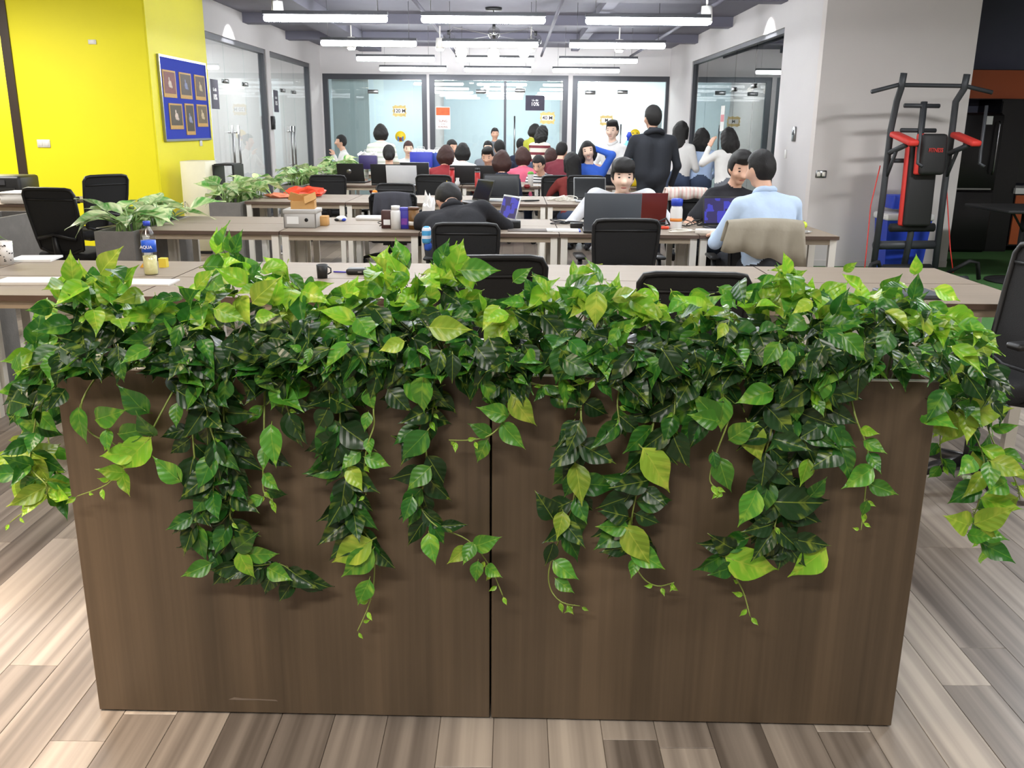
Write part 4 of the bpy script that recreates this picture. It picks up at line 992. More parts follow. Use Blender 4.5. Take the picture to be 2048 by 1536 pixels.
# ------------------------------------------------------------------ things on the walls
t = thing('notice_board', 'blue notice board in a silver frame with six framed cards on the yellow wall', 'notice board', (XL + .013, 11.9, 1.80))
BW, BHH = 1.62, .93
MB().b2((0, -BW / 2, -BHH / 2), (.02, BW / 2, BHH / 2)).build('felt_panel', pm('blue_felt', '#2a3fb0', .9, var=.1, scale=60), t)
mb = MB()
for (lo, hi) in (((0, -BW / 2 - .02, BHH / 2), (.03, BW / 2 + .02, BHH / 2 + .025)), ((0, -BW / 2 - .02, -BHH / 2 - .025), (.03, BW / 2 + .02, -BHH / 2)), ((0, -BW / 2 - .025, -BHH / 2), (.03, -BW / 2, BHH / 2)), ((0, BW / 2, -BHH / 2), (.03, BW / 2 + .025, BHH / 2))): mb.b2(lo, hi)
mb.build('frame', M_steel, t)
for k, (y, z, a, b, c) in enumerate([(-.55, .17, .42, .31, '#7a3a30'), (.0, .17, .42, .31, '#4a3a26'), (.54, .17, .40, .31, '#5a4028'), (-.42, -.2, .44, .30, '#463a20'), (.06, -.23, .32, .38, '#3a2f1c'), (.54, -.18, .40, .28, '#6a5730')]):
    q = thing('award_card', 'gold framed card, %s of the %s row on the blue board' % (('left one', 'middle one', 'right one')[k % 3], ('upper', 'lower')[k // 3]), 'card', (XL + .034, 11.9 + y, 1.80 + z), 0, 'framed cards on the notice board')
    MB().b2((0, -a / 2, -b / 2), (.008, a / 2, b / 2)).build('frame', M_gold, q)
    MB().b2((.0081, -a / 2 + .03, -b / 2 + .045), (.0095, a / 2 - .03, b / 2 - .02)).build('print', pm('card_print_%d' % k, c, .6, var=.4, scale=25), q)
    MB().ell((.0095, -.02, .055), (.002, .022, .024), 8).ell((.0095, 0, .0), (.002, .06, .045), 8).ell((.0095, .05, -.03), (.002, .03, .02), 8).build('figure', pm('figure_tone_%d' % (k % 3), ('#d9c3b5', '#8f93b0', '#cbb894')[k % 3], .7, var=.5, scale=40), q)
tag(MB().rbox((XL + .02, 12.35, 1.28), (.012, .09, .09), .004, 1).build('light_switch', M_white), 'white switch plate under the notice board', 'switch')
p = aY(88, 287, YW)
t = thing('wall_switch', 'white double switch plate on the yellow wall', 'switch', (p[0], YW - .001, p[2]))
MB().rbox((0, -.006, 0), (.15, .012, .09), .004, 1).build('plate', M_white, t)
for s in (-1, 1): MB().rbox((s * .035, -.014, 0), (.05, .006, .06), .002, 1).build('rocker', M_white, t)
p = aY(185, 84, YW)
tag(MB().rbox((p[0], YW - .008, p[2]), (.09, .014, .05), .004, 1).build('wall_sensor', M_white), 'tiny white sensor high on the yellow wall', 'sensor')
p = aX(1590, 268, XR)
t = thing('door_controller', 'grey access control box on the white right wall', 'control box', (XR - .001, p[1], p[2]))
MB().rbox((-.012, 0, 0), (.024, .10, .17), .005, 1).build('case', M_steel, t); MB().rbox((-.026, 0, .02), (.006, .06, .06), .002, 1).build('reader', M_frame, t)
p = aX(1572, 308, XR)
tag(MB().rbox((XR - .007, p[1], p[2]), (.012, .07, .10), .003, 1).build('wall_switch', M_white), 'white switch below the access control box', 'switch')
p = aY(1636, 348, YG)
t = thing('socket_box', 'open metal socket box at the edge of the grey wall', 'socket', (p[0] + .03, YG - .001, p[2]))
MB().rbox((0, -.008, 0), (.12, .016, .08), .004, 1).build('plate', M_steel, t)
for s in (-1, 1): MB().rbox((s * .028, -.02, 0), (.035, .012, .05), .003, 1).build('outlet', M_cream, t)
# cream cabinet with a black shelf side
t = thing('cabinet', 'cream tall cabinet beside the yellow wall, behind the variegated plant', 'cabinet', (-3.80, 11.2, 0))
MB().rbox((0, 0, .56), (.30, .4, 1.06), .008, 1).build('body', pm('cream_laminate', '#e6e0c0', .5), t)
MB().b2((-.14, -.19, 0), (.14, .19, .03)).build('plinth', M_blackmat, t)
MB().tube([(-.12, -.21, .62), (-.12, -.23, .6), (-.12, -.23, .5), (-.12, -.21, .48)], .006, 5).build('handle', M_steel, t)
t = thing('printer_stand', 'black shelf unit standing right of the cream cabinet', 'shelf', (-3.52, 11.45, 0))
for x in (-.12, .12): MB().b2((x - .012, -.2, 0), (x + .012, .2, 1.04)).build('side_panel', M_black, t)
for z in (.1, .45, .75, 1.03): MB().b2((-.108, -.2, z), (.108, .2, z + .02)).build('shelf', M_black if z != .75 else M_white, t)
# posters on the glass
def poster(px, py, wpx, hpx, Y, label, bg, lines, name='poster', X=None):
    """sheet stuck to a pane; lines = (text, size share, z share, colour material)"""
    if X is None:
        p = aY(px, py, Y); s = (aY(px + 10, py, Y)[0] - p[0]) / 10; t = thing(name, label, 'poster', (p[0], p[1], p[2]))
    else:
        p = aX(px, py, X); s = p[1] / 1812.0; t = thing(name, label, 'poster', (X, p[1], p[2]), PI / 2)
    W, H_ = wpx * s, hpx * s
    MB().b2((-W / 2, 0, -H_ / 2), (W / 2, .002, H_ / 2)).build('sheet', bg, t)
    for (tx, sz, zz, mm) in lines: text_mesh(tx, sz * H_, mm, t, (0, -.001, zz * H_), (PI / 2, 0, 0))
    return t, W, H_
YP = YB + .058
M_ink = pm('ink_white', '#ffffff', .6); M_inkd = pm('ink_dark', '#3b2f2f', .6)
poster(1070, 206, 38, 29, YP, 'dark purple poster reading 10% on the far middle glass', M_purpleink, [('Ưu đãi', .16, .17, M_ink), ('10%', .34, -.08, M_ink)])
t, W, H_ = poster(886, 236, 29, 43, YP, 'white poster reading SUNG KHUNG on the far middle glass', M_paper, [('SUNG', .15, -.14, M_redink), ('ƯU ĐÃI', .06, -.27, M_redink), ('KHUNG', .12, -.40, M_redink)])
MB().b2((-W * .47, -.001, H_ * .12), (W * .47, 0, H_ * .47)).build('banner_print', pm('orange_red_print', '#d9622f', .6, var=.5, scale=12), t)
def badge(px, py, wpx, hpx, tx, label):
    p = aY(px, py, YP); s = .0112 * YP / 20.4; W, H_ = wpx * s, hpx * s
    t = thing('gold_sign', label, 'sign', p); mb = MB(); r = random.Random(px); po = []
    for k in range(22):
        a = 2 * PI * k / 22; q = 1 if k % 2 else .84
        po.append((W / 2 * q * max(-1, min(1, 1.35 * math.cos(a))), H_ / 2 * q * max(-1, min(1, 1.35 * math.sin(a)))))
    mb.prism(po, 0, .003, axis='y'); mb.build('sheet', pm('gold_leaf_print', '#d8bf78', .6, var=.35, scale=14), t)
    MB().b2((-W * .36, -.002, -H_ * .2), (W * .36, -.0001, H_ * .22)).build('label_panel', M_paper, t)
    text_mesh(tx, H_ * .42, M_inkd, t, (0, -.003, 0), (PI / 2, 0, 0))
badge(799, 222, 28, 22, '120 M', 'gold ornamental sign reading 120 M on the far left glass')
badge(1095, 236, 30, 23, '40 M', 'gold ornamental sign reading 40 M on the far middle glass')
badge(1213, 241, 27, 20, 'M', 'gold ornamental sign half hidden behind the smiling man')
def face_sticker(px, py, label, cry):
    p = aY(px, py, YP); t = thing('round_sticker', label, 'sticker', p)
    MB().lathe([(0, 0), (.115, 0), (.115, .003), (0, .003)], n=24, rot=(PI / 2, 0, 0)).build('disc', M_lime, t)
    for s in (-1, 1):
        if cry: MB().b2((s * .05 - .018, -.0055, -.10), (s * .05 + .018, -.0032, .0)).build('tear', pm('tear_blue', '#4a6f9a', .5), t)
        else: MB().b2((s * .045 - .02, -.0055, .02), (s * .045 + .02, -.0032, .035)).build('eye', M_inkd, t)
    MB().lathe([(0, 0), (.04, 0), (.04, .002), (0, .002)], (0, -.0032, -.04 if not cry else -.055), 14, 0, (PI / 2, 0, 0)).build('mouth', M_redink, t)
face_sticker(801, 273, 'round yellow crying face sticker on the far left glass', True)
face_sticker(1270, 269, 'round yellow face sticker beside the man in the dark jacket', False)
for (px, py, w_, h_, lb) in ((422, 210, 60, 54, 'dark poster reading 10% on the first left glass'), (556, 203, 75, 40, 'dark poster reading 10% on the second left glass')):
    p = np.array([XL, 13.35 if px < 500 else 16.75, 0]); p[2] = 1.92; t = thing('poster', lb, 'poster', (XL - .061, p[1], p[2]), PI / 2)
    H_ = h_ * p[1] / 1812; W = H_ * .85
    MB().b2((-W / 2, 0, -H_ / 2), (W / 2, .002, H_ / 2)).build('sheet', M_purpleink, t)
    text_mesh('Ưu đãi', .14 * H_, M_ink, t, (0, -.001, .15 * H_), (PI / 2, 0, 0)); text_mesh('10%', .26 * H_, M_ink, t, (0, -.001, -.1 * H_), (PI / 2, 0, 0))
p = aX(1437, 237, XR)
t = thing('poster', 'white and red sheet imitating a poster reflected in the right glass', 'poster', (XR + .061, p[1], p[2]), -PI / 2)  # sheet added in place of a poster's reflection in the glass
MB().b2((-.14, 0, -.2), (.14, .002, .2)).build('sheet', M_paper, t); MB().b2((-.12, -.001, -.05), (.12, 0, .06)).build('banner_print', pm('pink_print', '#d98a8f', .6), t)
t = thing('access_reader', 'black access reader on the frame between the left glass rooms', 'reader', (XL + .02, 16.12, 1.55))
MB().rbox((0, 0, 0), (.06, .12, .22), .01, 1).build('case', M_black, t); MB().rbox((.034, 0, .03), (.006, .08, .08), .002, 1).build('screen', M_frame, t)

# ------------------------------------------------------------------ people: one continuous skin-tight surface per body
EDG = [((0, 0, 0), (1, 0, 0)), ((0, 1, 0), (1, 1, 0)), ((0, 0, 1), (1, 0, 1)), ((0, 1, 1), (1, 1, 1)),
       ((0, 0, 0), (0, 1, 0)), ((1, 0, 0), (1, 1, 0)), ((0, 0, 1), (0, 1, 1)), ((1, 0, 1), (1, 1, 1)),
       ((0, 0, 0), (0, 0, 1)), ((1, 0, 0), (1, 0, 1)), ((0, 1, 0), (0, 1, 1)), ((1, 1, 0), (1, 1, 1))]
def surfnet(Fd, org, h):
    nx, ny, nz = Fd.shape
    s = Fd < 0
    cnt = np.zeros((nx - 1, ny - 1, nz - 1), np.int8)
    for i in (0, 1):
        for j in (0, 1):
            for k in (0, 1): cnt += s[i:nx - 1 + i, j:ny - 1 + j, k:nz - 1 + k]
    I = np.argwhere((cnt > 0) & (cnt < 8))
    if len(I) == 0: return np.zeros((0, 3)), np.zeros((0, 4), int)
    idx = -np.ones(cnt.shape, np.int64); idx[tuple(I.T)] = np.arange(len(I))
    pos = np.zeros((len(I), 3)); n = np.zeros(len(I))
    for a, b in EDG:
        a = np.array(a); b = np.array(b)
        fa = Fd[tuple((I + a).T)]; fb = Fd[tuple((I + b).T)]
        c = (fa < 0) != (fb < 0)
        t = np.where(c, fa / np.where(c, fa - fb, 1), 0)
        pos += np.where(c[:, None], a + (b - a) * t[:, None], 0); n += c
    pos = (pos / n[:, None] + I) * h + org
    Q = []
    for ax in range(3):
        sl0 = [slice(None)] * 3; sl1 = [slice(None)] * 3
        sl0[ax] = slice(0, -1); sl1[ax] = slice(1, None)
        ch = s[tuple(sl0)] != s[tuple(sl1)]
        E_ = np.argwhere(ch)
        o1, o2 = (ax + 1) % 3, (ax + 2) % 3
        E_ = E_[(E_[:, o1] > 0) & (E_[:, o2] > 0)]
        lim = np.array(cnt.shape)
        E_ = E_[(E_[:, o1] < lim[o1]) & (E_[:, o2] < lim[o2]) & (E_[:, ax] < lim[ax])]
        def at(d1, d2):
            J = E_.copy(); J[:, o1] -= d1; J[:, o2] -= d2; return idx[tuple(J.T)]
        q = np.stack([at(1, 1), at(0, 1), at(0, 0), at(1, 0)], 1)
        fl_ = ~s[tuple(E_.T)]
        q[fl_] = q[fl_][:, ::-1]
        Q.append(q)
    Q = np.concatenate(Q); Q = Q[(Q >= 0).all(1)]
    return pos, Q
def d_cap(P, a, b, r1, r2):
    a = np.array(a, float); b = np.array(b, float); ab = b - a
    t = np.clip(((P - a) @ ab) / max(1e-9, ab @ ab), 0, 1)
    return np.linalg.norm(P - a - t[..., None] * ab, axis=-1) - (r1 + (r2 - r1) * t)
def d_ell(P, c, r, R=None):
    q = P - np.array(c, float)
    if R is not None: q = q @ np.array(R)          # world -> local (R columns are local axes)
    r = np.array(r, float)
    return (np.linalg.norm(q / r, axis=-1) - 1) * r.min()
def d_prim(P, p):
    return d_cap(P, *p[1:5]) if p[0] == 'c' else d_ell(P, *p[1:4])
def sdf_mesh(prims, h, k=70, carve=None, noise=0):
    lo = np.min([np.minimum(np.array(p[1]), np.array(p[2])) - max(p[3], p[4]) if p[0] == 'c' else np.array(p[1]) - max(p[2]) for p in prims], 0) - .04
    hi = np.max([np.maximum(np.array(p[1]), np.array(p[2])) + max(p[3], p[4]) if p[0] == 'c' else np.array(p[1]) + max(p[2]) for p in prims], 0) + .04
    n = np.ceil((hi - lo) / h).astype(int) + 1
    ax = [lo[i] + h * np.arange(n[i]) for i in range(3)]
    S = np.zeros(n)
    for p in prims:
        if p[0] == 'c': l = np.minimum(np.array(p[1]), np.array(p[2])) - max(p[3], p[4]) - .07; u = np.maximum(np.array(p[1]), np.array(p[2])) + max(p[3], p[4]) + .07
        else: l = np.array(p[1]) - max(p[2]) - .07; u = np.array(p[1]) + max(p[2]) + .07
        i0 = np.maximum(0, np.floor((l - lo) / h).astype(int)); i1 = np.minimum(n, np.ceil((u - lo) / h).astype(int) + 1)
        G = np.stack(np.meshgrid(*[ax[i][i0[i]:i1[i]] for i in range(3)], indexing='ij'), -1)
        S[i0[0]:i1[0], i0[1]:i1[1], i0[2]:i1[2]] += np.exp(np.clip(-k * d_prim(G, p), -60, 40))
    Fd = -np.log(np.maximum(S, 1e-12)) / k
    if noise:
        G = np.stack(np.meshgrid(*ax, indexing='ij'), -1); Fd = Fd + noise * np.sin(G[..., 0] * 75 + 3 * np.sin(G[..., 2] * 30)) * np.cos(G[..., 2] * 45 + G[..., 1] * 60)
    if carve is not None:
        G = np.stack(np.meshgrid(*ax, indexing='ij'), -1); Fd = np.maximum(Fd, carve(G))
    return surfnet(Fd, lo, h)
def Rx(a): c, s = math.cos(a), math.sin(a); return np.array([[1, 0, 0], [0, c, -s], [0, s, c]])
def Ry(a): c, s = math.cos(a), math.sin(a); return np.array([[c, 0, s], [0, 1, 0], [-s, 0, c]])
def Rz(a): c, s = math.cos(a), math.sin(a); return np.array([[c, -s, 0], [s, c, 0], [0, 0, 1]])
def hand_prims(w_, d, palm, curl, side, mat=0):
    """palm and five bent fingers from the wrist w_ along d; palm = palm normal"""
    d = np.array(d, float); d /= np.linalg.norm(d); pn = np.array(palm, float); pn -= d * (pn @ d); pn /= np.linalg.norm(pn)
    sd = np.cross(d, pn) * side
    pr = [('c', w_ + d * .02, w_ + d * .075, .022, .024, mat), ('c', w_ + d * .03 + sd * .018, w_ + d * .085 + sd * .024, .016, .014, mat), ('c', w_ + d * .03 - sd * .018, w_ + d * .08 - sd * .026, .016, .014, mat)]
    for q, ln in ((.030, .060), (.010, .072), (-.010, .068), (-.030, .052)):
        a = w_ + d * .088 + sd * q; c1 = curl
        v1 = d * math.cos(c1) + pn * math.sin(c1); v2 = d * math.cos(2 * c1) + pn * math.sin(2 * c1)
        b = a + v1 * ln * .55; e = b + v2 * ln * .5
        pr += [('c', a, b, .0095, .0085, mat), ('c', b, e, .0085, .007, mat)]
    a = w_ + d * .03 + sd * .03; b = a + (d * .5 + sd * .75 + pn * .3) * .035; e = b + (d * .9 + sd * .3 + pn * .35) * .03
    return pr + [('c', a, b, .012, .010, mat), ('c', b, e, .010, .008, mat)]

NAMES = {}
def clothmat(name, c1, c2=None, bands=0, axis=2, rough=.85):
    if not c2: return pm(name, c1, rough, var=.12, scale=9, bump=.25, bscale=26)
    if name in MATS: return MATS[name]
    m = pm(name, c1, rough, var=.05); N, L = nt(m); b = N['Principled BSDF']
    tc = N.new('ShaderNodeTexCoord'); s = N.new('ShaderNodeSeparateXYZ'); L.new(tc.outputs['Object'], s.inputs[0])
    k = N.new('ShaderNodeMath'); k.operation = 'MULTIPLY'; k.inputs[1].default_value = bands; L.new(s.outputs[axis], k.inputs[0])
    f = N.new('ShaderNodeMath'); f.operation = 'FRACT'; L.new(k.outputs[0], f.inputs[0])
    g = N.new('ShaderNodeMath'); g.operation = 'GREATER_THAN'; g.inputs[1].default_value = .6; L.new(f.outputs[0], g.inputs[0])
    x = N.new('ShaderNodeMix'); x.data_type = 'RGBA'; x.inputs[6].default_value = lin(c1); x.inputs[7].default_value = lin(c2)
    L.new(g.outputs[0], x.inputs[0]); L.new(x.outputs[2], b.inputs['Base Color']); return m

def person(label, px, py, Y, face, sit=True, lean=0, side=0, head=(0, 0, 0), arms=None, top=None, bottom=None, sleeve='long', hair='short', hmat=None, skin=None,
           h=.017, features=False, glasses=False, zmin=.40, zmax=.80, scale=None, legs=None, hands=True, hs=1.0, bulk=1.0, shrug=0.0, collar=None, lanyard=False, hood=None):
    """head centre seen at (px,py) at depth Y; face = heading in degrees (0 looks away from the camera, 180 towards it)"""
    T = aY(px, py, Y)
    hmat = hmat or M_hair; skin = skin or M_skin; bottom = bottom or clothmat('cloth_jeans', '#3c4a63'); top = top or clothmat('cloth_white', '#e4e2de')
    rz = math.radians(face); W_ = Rz(rz)
    def build_local(zp, s):
        Tt = Ry(math.radians(side)) @ Rx(-math.radians(lean))
        P0 = np.array([0, 0, zp])
        tr = lambda x, y, z: P0 + Tt @ (np.array([x, y, z]) * s)
        nt_ = tr(0, .015, .565)
        HR = Rz(math.radians(head[1])) @ Ry(math.radians(head[2])) @ Rx(-math.radians(head[0]))
        hc = nt_ + HR @ (np.array([0, .022, .115]) * s)
        return tr, nt_, HR, hc
    if sit:
        s = scale or 1.0; zp = .53
        tr, nt_, HR, hc = build_local(zp, s); zp = min(zmax, max(zmin, zp + T[2] - hc[2]))
    else:
        tr, nt_, HR, hc = build_local(.92, 1.0); s = scale or min(1.12, max(.86, T[2] / hc[2])); zp = .92 * s
    tr, nt_, HR, hc = build_local(zp, s)
    root_xy = T[:2] - (W_ @ hc)[:2]
    A = lambda x, y, z: np.array([x, y, z]) * s
    pr = []
    add = pr.append
    # trunk
    add(('e', tr(0, -.01, .02), A(.155, .125, .13), None, 2))
    for q in (-1, 1):
        add(('c', tr(q * .075 * bulk, 0, .08), tr(q * .085 * bulk, .01, .36), .098 * s * bulk, .105 * s * bulk, 1))
        add(('c', tr(q * .04, .005, .43), tr(q * .165 * bulk, -.005, .425 + shrug), .062 * s * bulk, .055 * s * bulk, 1))
        add(('c', tr(0, 0, .50), tr(q * .13, -.01, .45), .042 * s, .045 * s, 1))
    add(('c', tr(0, .0, .12), tr(0, .01, .40), .10 * s, .10 * s, 1))
    add(('c', tr(0, 0, .46), tr(0, .003, .505), .055 * s, .052 * s, 1)); add(('c', tr(0, .004, .52), nt_, .049 * s, .046 * s, 1 if hood else 0))
    # head
    H = lambda x, y, z: hc + HR @ A(x * hs, y * hs, z * hs)
    add(('e', hc + HR @ A(0, -.008, .02), A(.072, .088, .098) * hs, HR, 0))
    add(('c', H(0, .028, -.04), H(0, .045, -.078), .052 * s * hs, .030 * s * hs, 0))
    add(('c', nt_, H(0, -.01, -.04), .045 * s, .05 * s, 0))
    add(('c', H(0, .080, .015), H(0, .098, -.022),   .010 * s, .015 * s, 0)); add(('c', H(0, .088, -.018), H(0, .106, -.022), .010 * s, .012 * s, 0))
    for q in (-1, 1):
        add(('e', H(q * .074, -.008, .0), A(.012, .022, .032), HR, 0))
        add(('e', H(q * .034, .062, -.022), A(.024, .018, .022), HR, 0))
    # arms: elbow and wrist offsets from the shoulder, in the heading frame
    if arms is None: arms = (((-.06, .10, -.26), (.04, .34, -.27)), ((.06, .10, -.26), (-.04, .34, -.27))) if sit else (((-.07, .02, -.27), (-.08, .10, -.52)), ((.07, .02, -.27), (.08, .10, -.52)))
    hp = []
    for q, (e_, w_) in zip((-1, 1), arms):
        sh = tr(q * .185 * bulk, -.005, .425 + shrug); el = sh + A(*e_); wr = sh + A(*w_)
        if sleeve == 'long':
            add(('c', sh, el, .056 * s, .045 * s, 1)); add(('c', el, el + (wr - el) * .93, .045 * s, .034 * s, 1))
        else:
            m_ = sh + (el - sh) * .72
            add(('c', sh, m_, .058 * s, .056 * s, 1)); add(('c', m_, el, .042 * s, .038 * s, 0)); add(('c', el, wr, .038 * s, .027 * s, 0))
        add(('c', el + (wr - el) * .9, wr, .027 * s, .026 * s, 0))
        hp += hand_prims(wr, (wr - el), np.array([0, 0, -1.0]) if sit else np.array([-q, .2, 0.]), .35 if sit else .3, -q)
    # legs
    for q in (-1, 1):
        hip = tr(q * .09, 0, 0); hip[2] = zp
        if sit:
            kn = np.array([q * .13 * s, .43 * s, zp - .01]); an = np.array([q * .12 * s, .40 * s, .085]); 
        else:
            dx = (legs or (0, 0))[0 if q < 0 else 1]
            kn = np.array([q * .095 * s, .02 + dx * .5, zp * .53]); an = np.array([q * .10 * s, -.02 + dx, .085])
        add(('c', hip, kn, .088 * s, .062 * s, 2)); add(('c', kn, an, .060 * s, .042 * s, 2))
        add(('c', an + np.array([0, -.03, -.04]), an + np.array([0, .15, -.05]), .038, .032, 3))
    V, Q = sdf_mesh(pr, h, 100)
    C = V[Q].mean(1)
    D = np.stack([d_prim(C, p) for p in pr], 1)
    mi = np.array([p[-1] for p in pr])[D.argmin(1)]
    t = thing('person', label, 'person', (root_xy[0], root_xy[1], 0), rz)
    if hands:
        V2, Q2 = sdf_mesh(hp, .0055, 220)
        Q = np.concatenate([Q, Q2 + len(V)]); V = np.concatenate([V, V2]); mi = np.concatenate([mi, np.zeros(len(Q2), int)])
    me = bpy.data.meshes.new('body'); me.from_pydata(V.tolist(), [], Q.tolist())
    for m in (skin, top, bottom, clothmat('shoe_dark', '#2a2a2e')): me.materials.append(m)
    me.polygons.foreach_set('material_index', mi.astype(np.int32)); me.polygons.foreach_set('use_smooth', np.ones(len(Q), bool)); me.update()
    put('body', me, t)
    # hair
    hr = [('e', hc + HR @ A(0, -.018, .034), A(.086, .102, .106) * hs, HR, 0), ('e', hc + HR @ A(0, -.040, -.008), A(.076, .074, .082) * hs, HR, 0)]
    top_line = .062; nape = -.085
    down = np.array([0, 0, -1.0])
    bk = W_.T @ W_ @ (HR @ np.array([0, -1.0, 0])); bk[2] = 0; bk /= max(1e-6, np.linalg.norm(bk)); sdv = HR @ np.array([1.0, 0, 0])
    if hair in ('bob', 'long', 'wavy'):
        nape = -.6; ln = {'bob': .15, 'long': .50, 'wavy': .28}[hair]; rr = {'bob': .05, 'long': .042, 'wavy': .058}[hair]
        base = H(0, -.05, .02)
        for q in (-1, -.5, 0, .5, 1):
            a = base + sdv * q * .058 * s + bk * (.02 - .02 * q * q)
            e_ = a + down * ln * s * (1 - .15 * abs(q)) + bk * (.03 if hair != 'bob' else .0) + sdv * q * (.015 if hair != 'long' else -.005)
            hr.append(('c', a, a + (e_ - a) * .5 + bk * .012, .05 * s, rr * s * 1.1, 0)); hr.append(('c', a + (e_ - a) * .5 + bk * .012, e_, rr * s * 1.1, rr * s * .6, 0))
        for q in (-1, 1): hr.append(('c', H(q * .07, .015, .03), H(q * .078, .02, -.075 if hair == 'bob' else -.10), .026 * s, .020 * s, 0))
    if hair == 'tail':
        a = H(0, -.10, .04); hr += [('c', a, a + bk * .04 + down * .08, .03 * s, .036 * s, 0), ('c', a + bk * .04 + down * .08, a + bk * .02 + down * .30, .036 * s, .014 * s, 0)]
    if hair == 'bun': hr.append(('e', H(0, -.095, .07), A(.045, .045, .045), None, 0))
    if hair == 'quiff': hr += [('e', H(0, .045, .105), A(.06, .045, .030), HR, 0), ('e', H(-.02, .0, .12), A(.05, .06, .025), HR, 0)]
    if hair == 'fringe': hr += [('e', H(0, .06, .075), A(.072, .035, .035), HR, 0), ('e', H(0, 0, .10), A(.085, .09, .05), HR, 0)]; top_line = .045
    def carve(G):
        q = (G - hc) @ HR / (s * hs)
        face_ = np.minimum(np.minimum(q[..., 1] - .030, top_line - q[..., 2]), .2)
        face2 = np.minimum(q[..., 1] + .022, -.016 - q[..., 2])          # keep cheeks and ears clear
        if hair in ('bob', 'long', 'wavy'): face2 = np.minimum(np.minimum(q[..., 1] - .012, top_line - q[..., 2]), .066 - np.abs(q[..., 0])); face_ = face2
        return np.maximum(np.maximum(face_, face2), nape - q[..., 2]) * s
    V, Q = sdf_mesh(hr, min(h, .012), 80, carve, .006 if hair == 'wavy' else (.0025 if hair in ('bob', 'long', 'fringe', 'quiff') else .0015))
    if len(V):
        me = bpy.data.meshes.new('hair'); me.from_pydata(V.tolist(), [], Q.tolist()); me.materials.append(hmat)
        me.polygons.foreach_set('use_smooth', np.ones(len(Q), bool)); me.update(); put('hair', me, t)
    if features:
        Rm = Matrix(HR.tolist()).to_euler()
        def feat(name, x, y, z, r, m):
            ys = np.arange(.135, .04, -.0008); PP = np.stack([H(x, yy, z) for yy in ys])
            fd = -np.log(np.maximum(1e-12, sum(np.exp(np.clip(-100 * d_prim(PP, p_), -60, 40)) for p_ in pr))) / 100
            y = ys[np.argmax(fd < 0)] - .001
            o = FEAT[name]; c = put(name, o, t, H(x, y, z), Rm); c.scale = (r[0] * s, r[1] * s, r[2] * s); c.data = m; return c
        for q in (-1, 1):
            feat('eye', q * .032, .0775, .012, (.0155, .005, .0062), FM['eye'])
            feat('eyebrow', q * .033, .081, .034, (.020, .005, .0042), FM['brow'])
        feat('mouth', 0, .0785, -.062, (.024, .005, .0062), FM['lip'])
        if glasses:
            mb = MB()
            for q in (-1, 1):
                mb.tube([H(q * .033 + .024 * math.cos(a), .088, .010 + .020 * math.sin(a)) for a in [2 * PI * i / 10 for i in range(11)]], .002, 4)
                mb.tube([H(q * .057, .088, .014), H(q * .077, .0, .012)], .002, 4)
            mb.tube([H(-.01, .089, .012), H(.01, .089, .012)], .002, 4).build('glasses', M_frame, t)
    if collar:
        ring = [tr(.068 * math.cos(a), .012 + .062 * math.sin(a), .505 - .022 * math.sin(a) + .018 * abs(math.cos(a))) for a in [2 * PI * i / 16 for i in range(17)]]
        MB().tube(ring, .022 * s, 6).build('collar', collar, t)
    if hood and hood != 'neck':
        ring = [tr(.10 * math.cos(a), -.02 + .085 * math.sin(a), .50 - .04 * math.sin(a)) for a in [PI * .9 + 1.2 * PI * i / 12 for i in range(13)]]
        MB().tube(ring, [.015 * s] + [.03 * s] * 11 + [.015 * s], 8).build('hood', hood, t)
    if lanyard:
        MB().tube([tr(-.07, .03, .50), tr(-.075, .125, .36), tr(-.02, .128, .16)], .006, 4).tube([tr(.07, .03, .50), tr(.06, .125, .36), tr(-.02, .128, .16)], .006, 4).build('lanyard', M_blackmat, t)
        MB().rbox(tr(-.02, .13, .11), (.06, .006, .085), .002, 1).build('badge', M_paper, t)
    return t, (lambda x, y, z: Vector((root_xy[0], root_xy[1], 0)) + Vector((W_ @ tr(x, y, z)).tolist()))
E_ = MB().ell((0, 0, 0), (1, 1, 1), 10)
FM = {'eye': E_.mesh('eye', M_blackmat), 'brow': E_.mesh('eyebrow', M_hair), 'lip': E_.mesh('mouth', pm('lips', '#b5695f', .5))}
FEAT = {'eye': FM['eye'], 'eyebrow': FM['brow'], 'mouth': FM['lip']}
cl = clothmat
# second row
person('person asleep on the desk, back of a black jacket, head down on folded arms', 898, 404, 7.12, -4, True, 44, -12, (72, 20, 0), (((-.06, .18, -.14), (.10, .34, -.14)), ((.14, .16, -.13), (-.04, .36, -.13))), cl('cloth_black', '#1d1d22'), cl('cloth_dark_trousers', '#2b2d33'), h=.014, hs=1.05, scale=1.12, bulk=1.15, shrug=.04, hood='neck', collar=cl('cloth_black', '#1d1d22'))
person('young man in a light grey sweater looking down behind the dark laptop', 1246, 356, 7.60, 176, True, 32, 0, (4, 4, 0), (((-.20, .10, -.24), (-.04, .36, -.26)), ((.20, .10, -.24), (.04, .36, -.26))), cl('cloth_light_grey', '#d4d6da'), hair='fringe', skin=M_skin2, h=.010, features=True, hs=1.12, bulk=1.25, shrug=.08)
person('young man in a black T-shirt with swept hair, looking down at a laptop', 1480, 338, 7.75, 198, True, 14, -4, (20, -8, 0), (((-.10, .16, -.24), (.0, .32, -.30)), ((.24, .06, -.24), (.18, .32, -.30))), cl('cloth_black', '#1d1d22'), sleeve='short', hair='quiff', h=.010, features=True, hs=1.08)
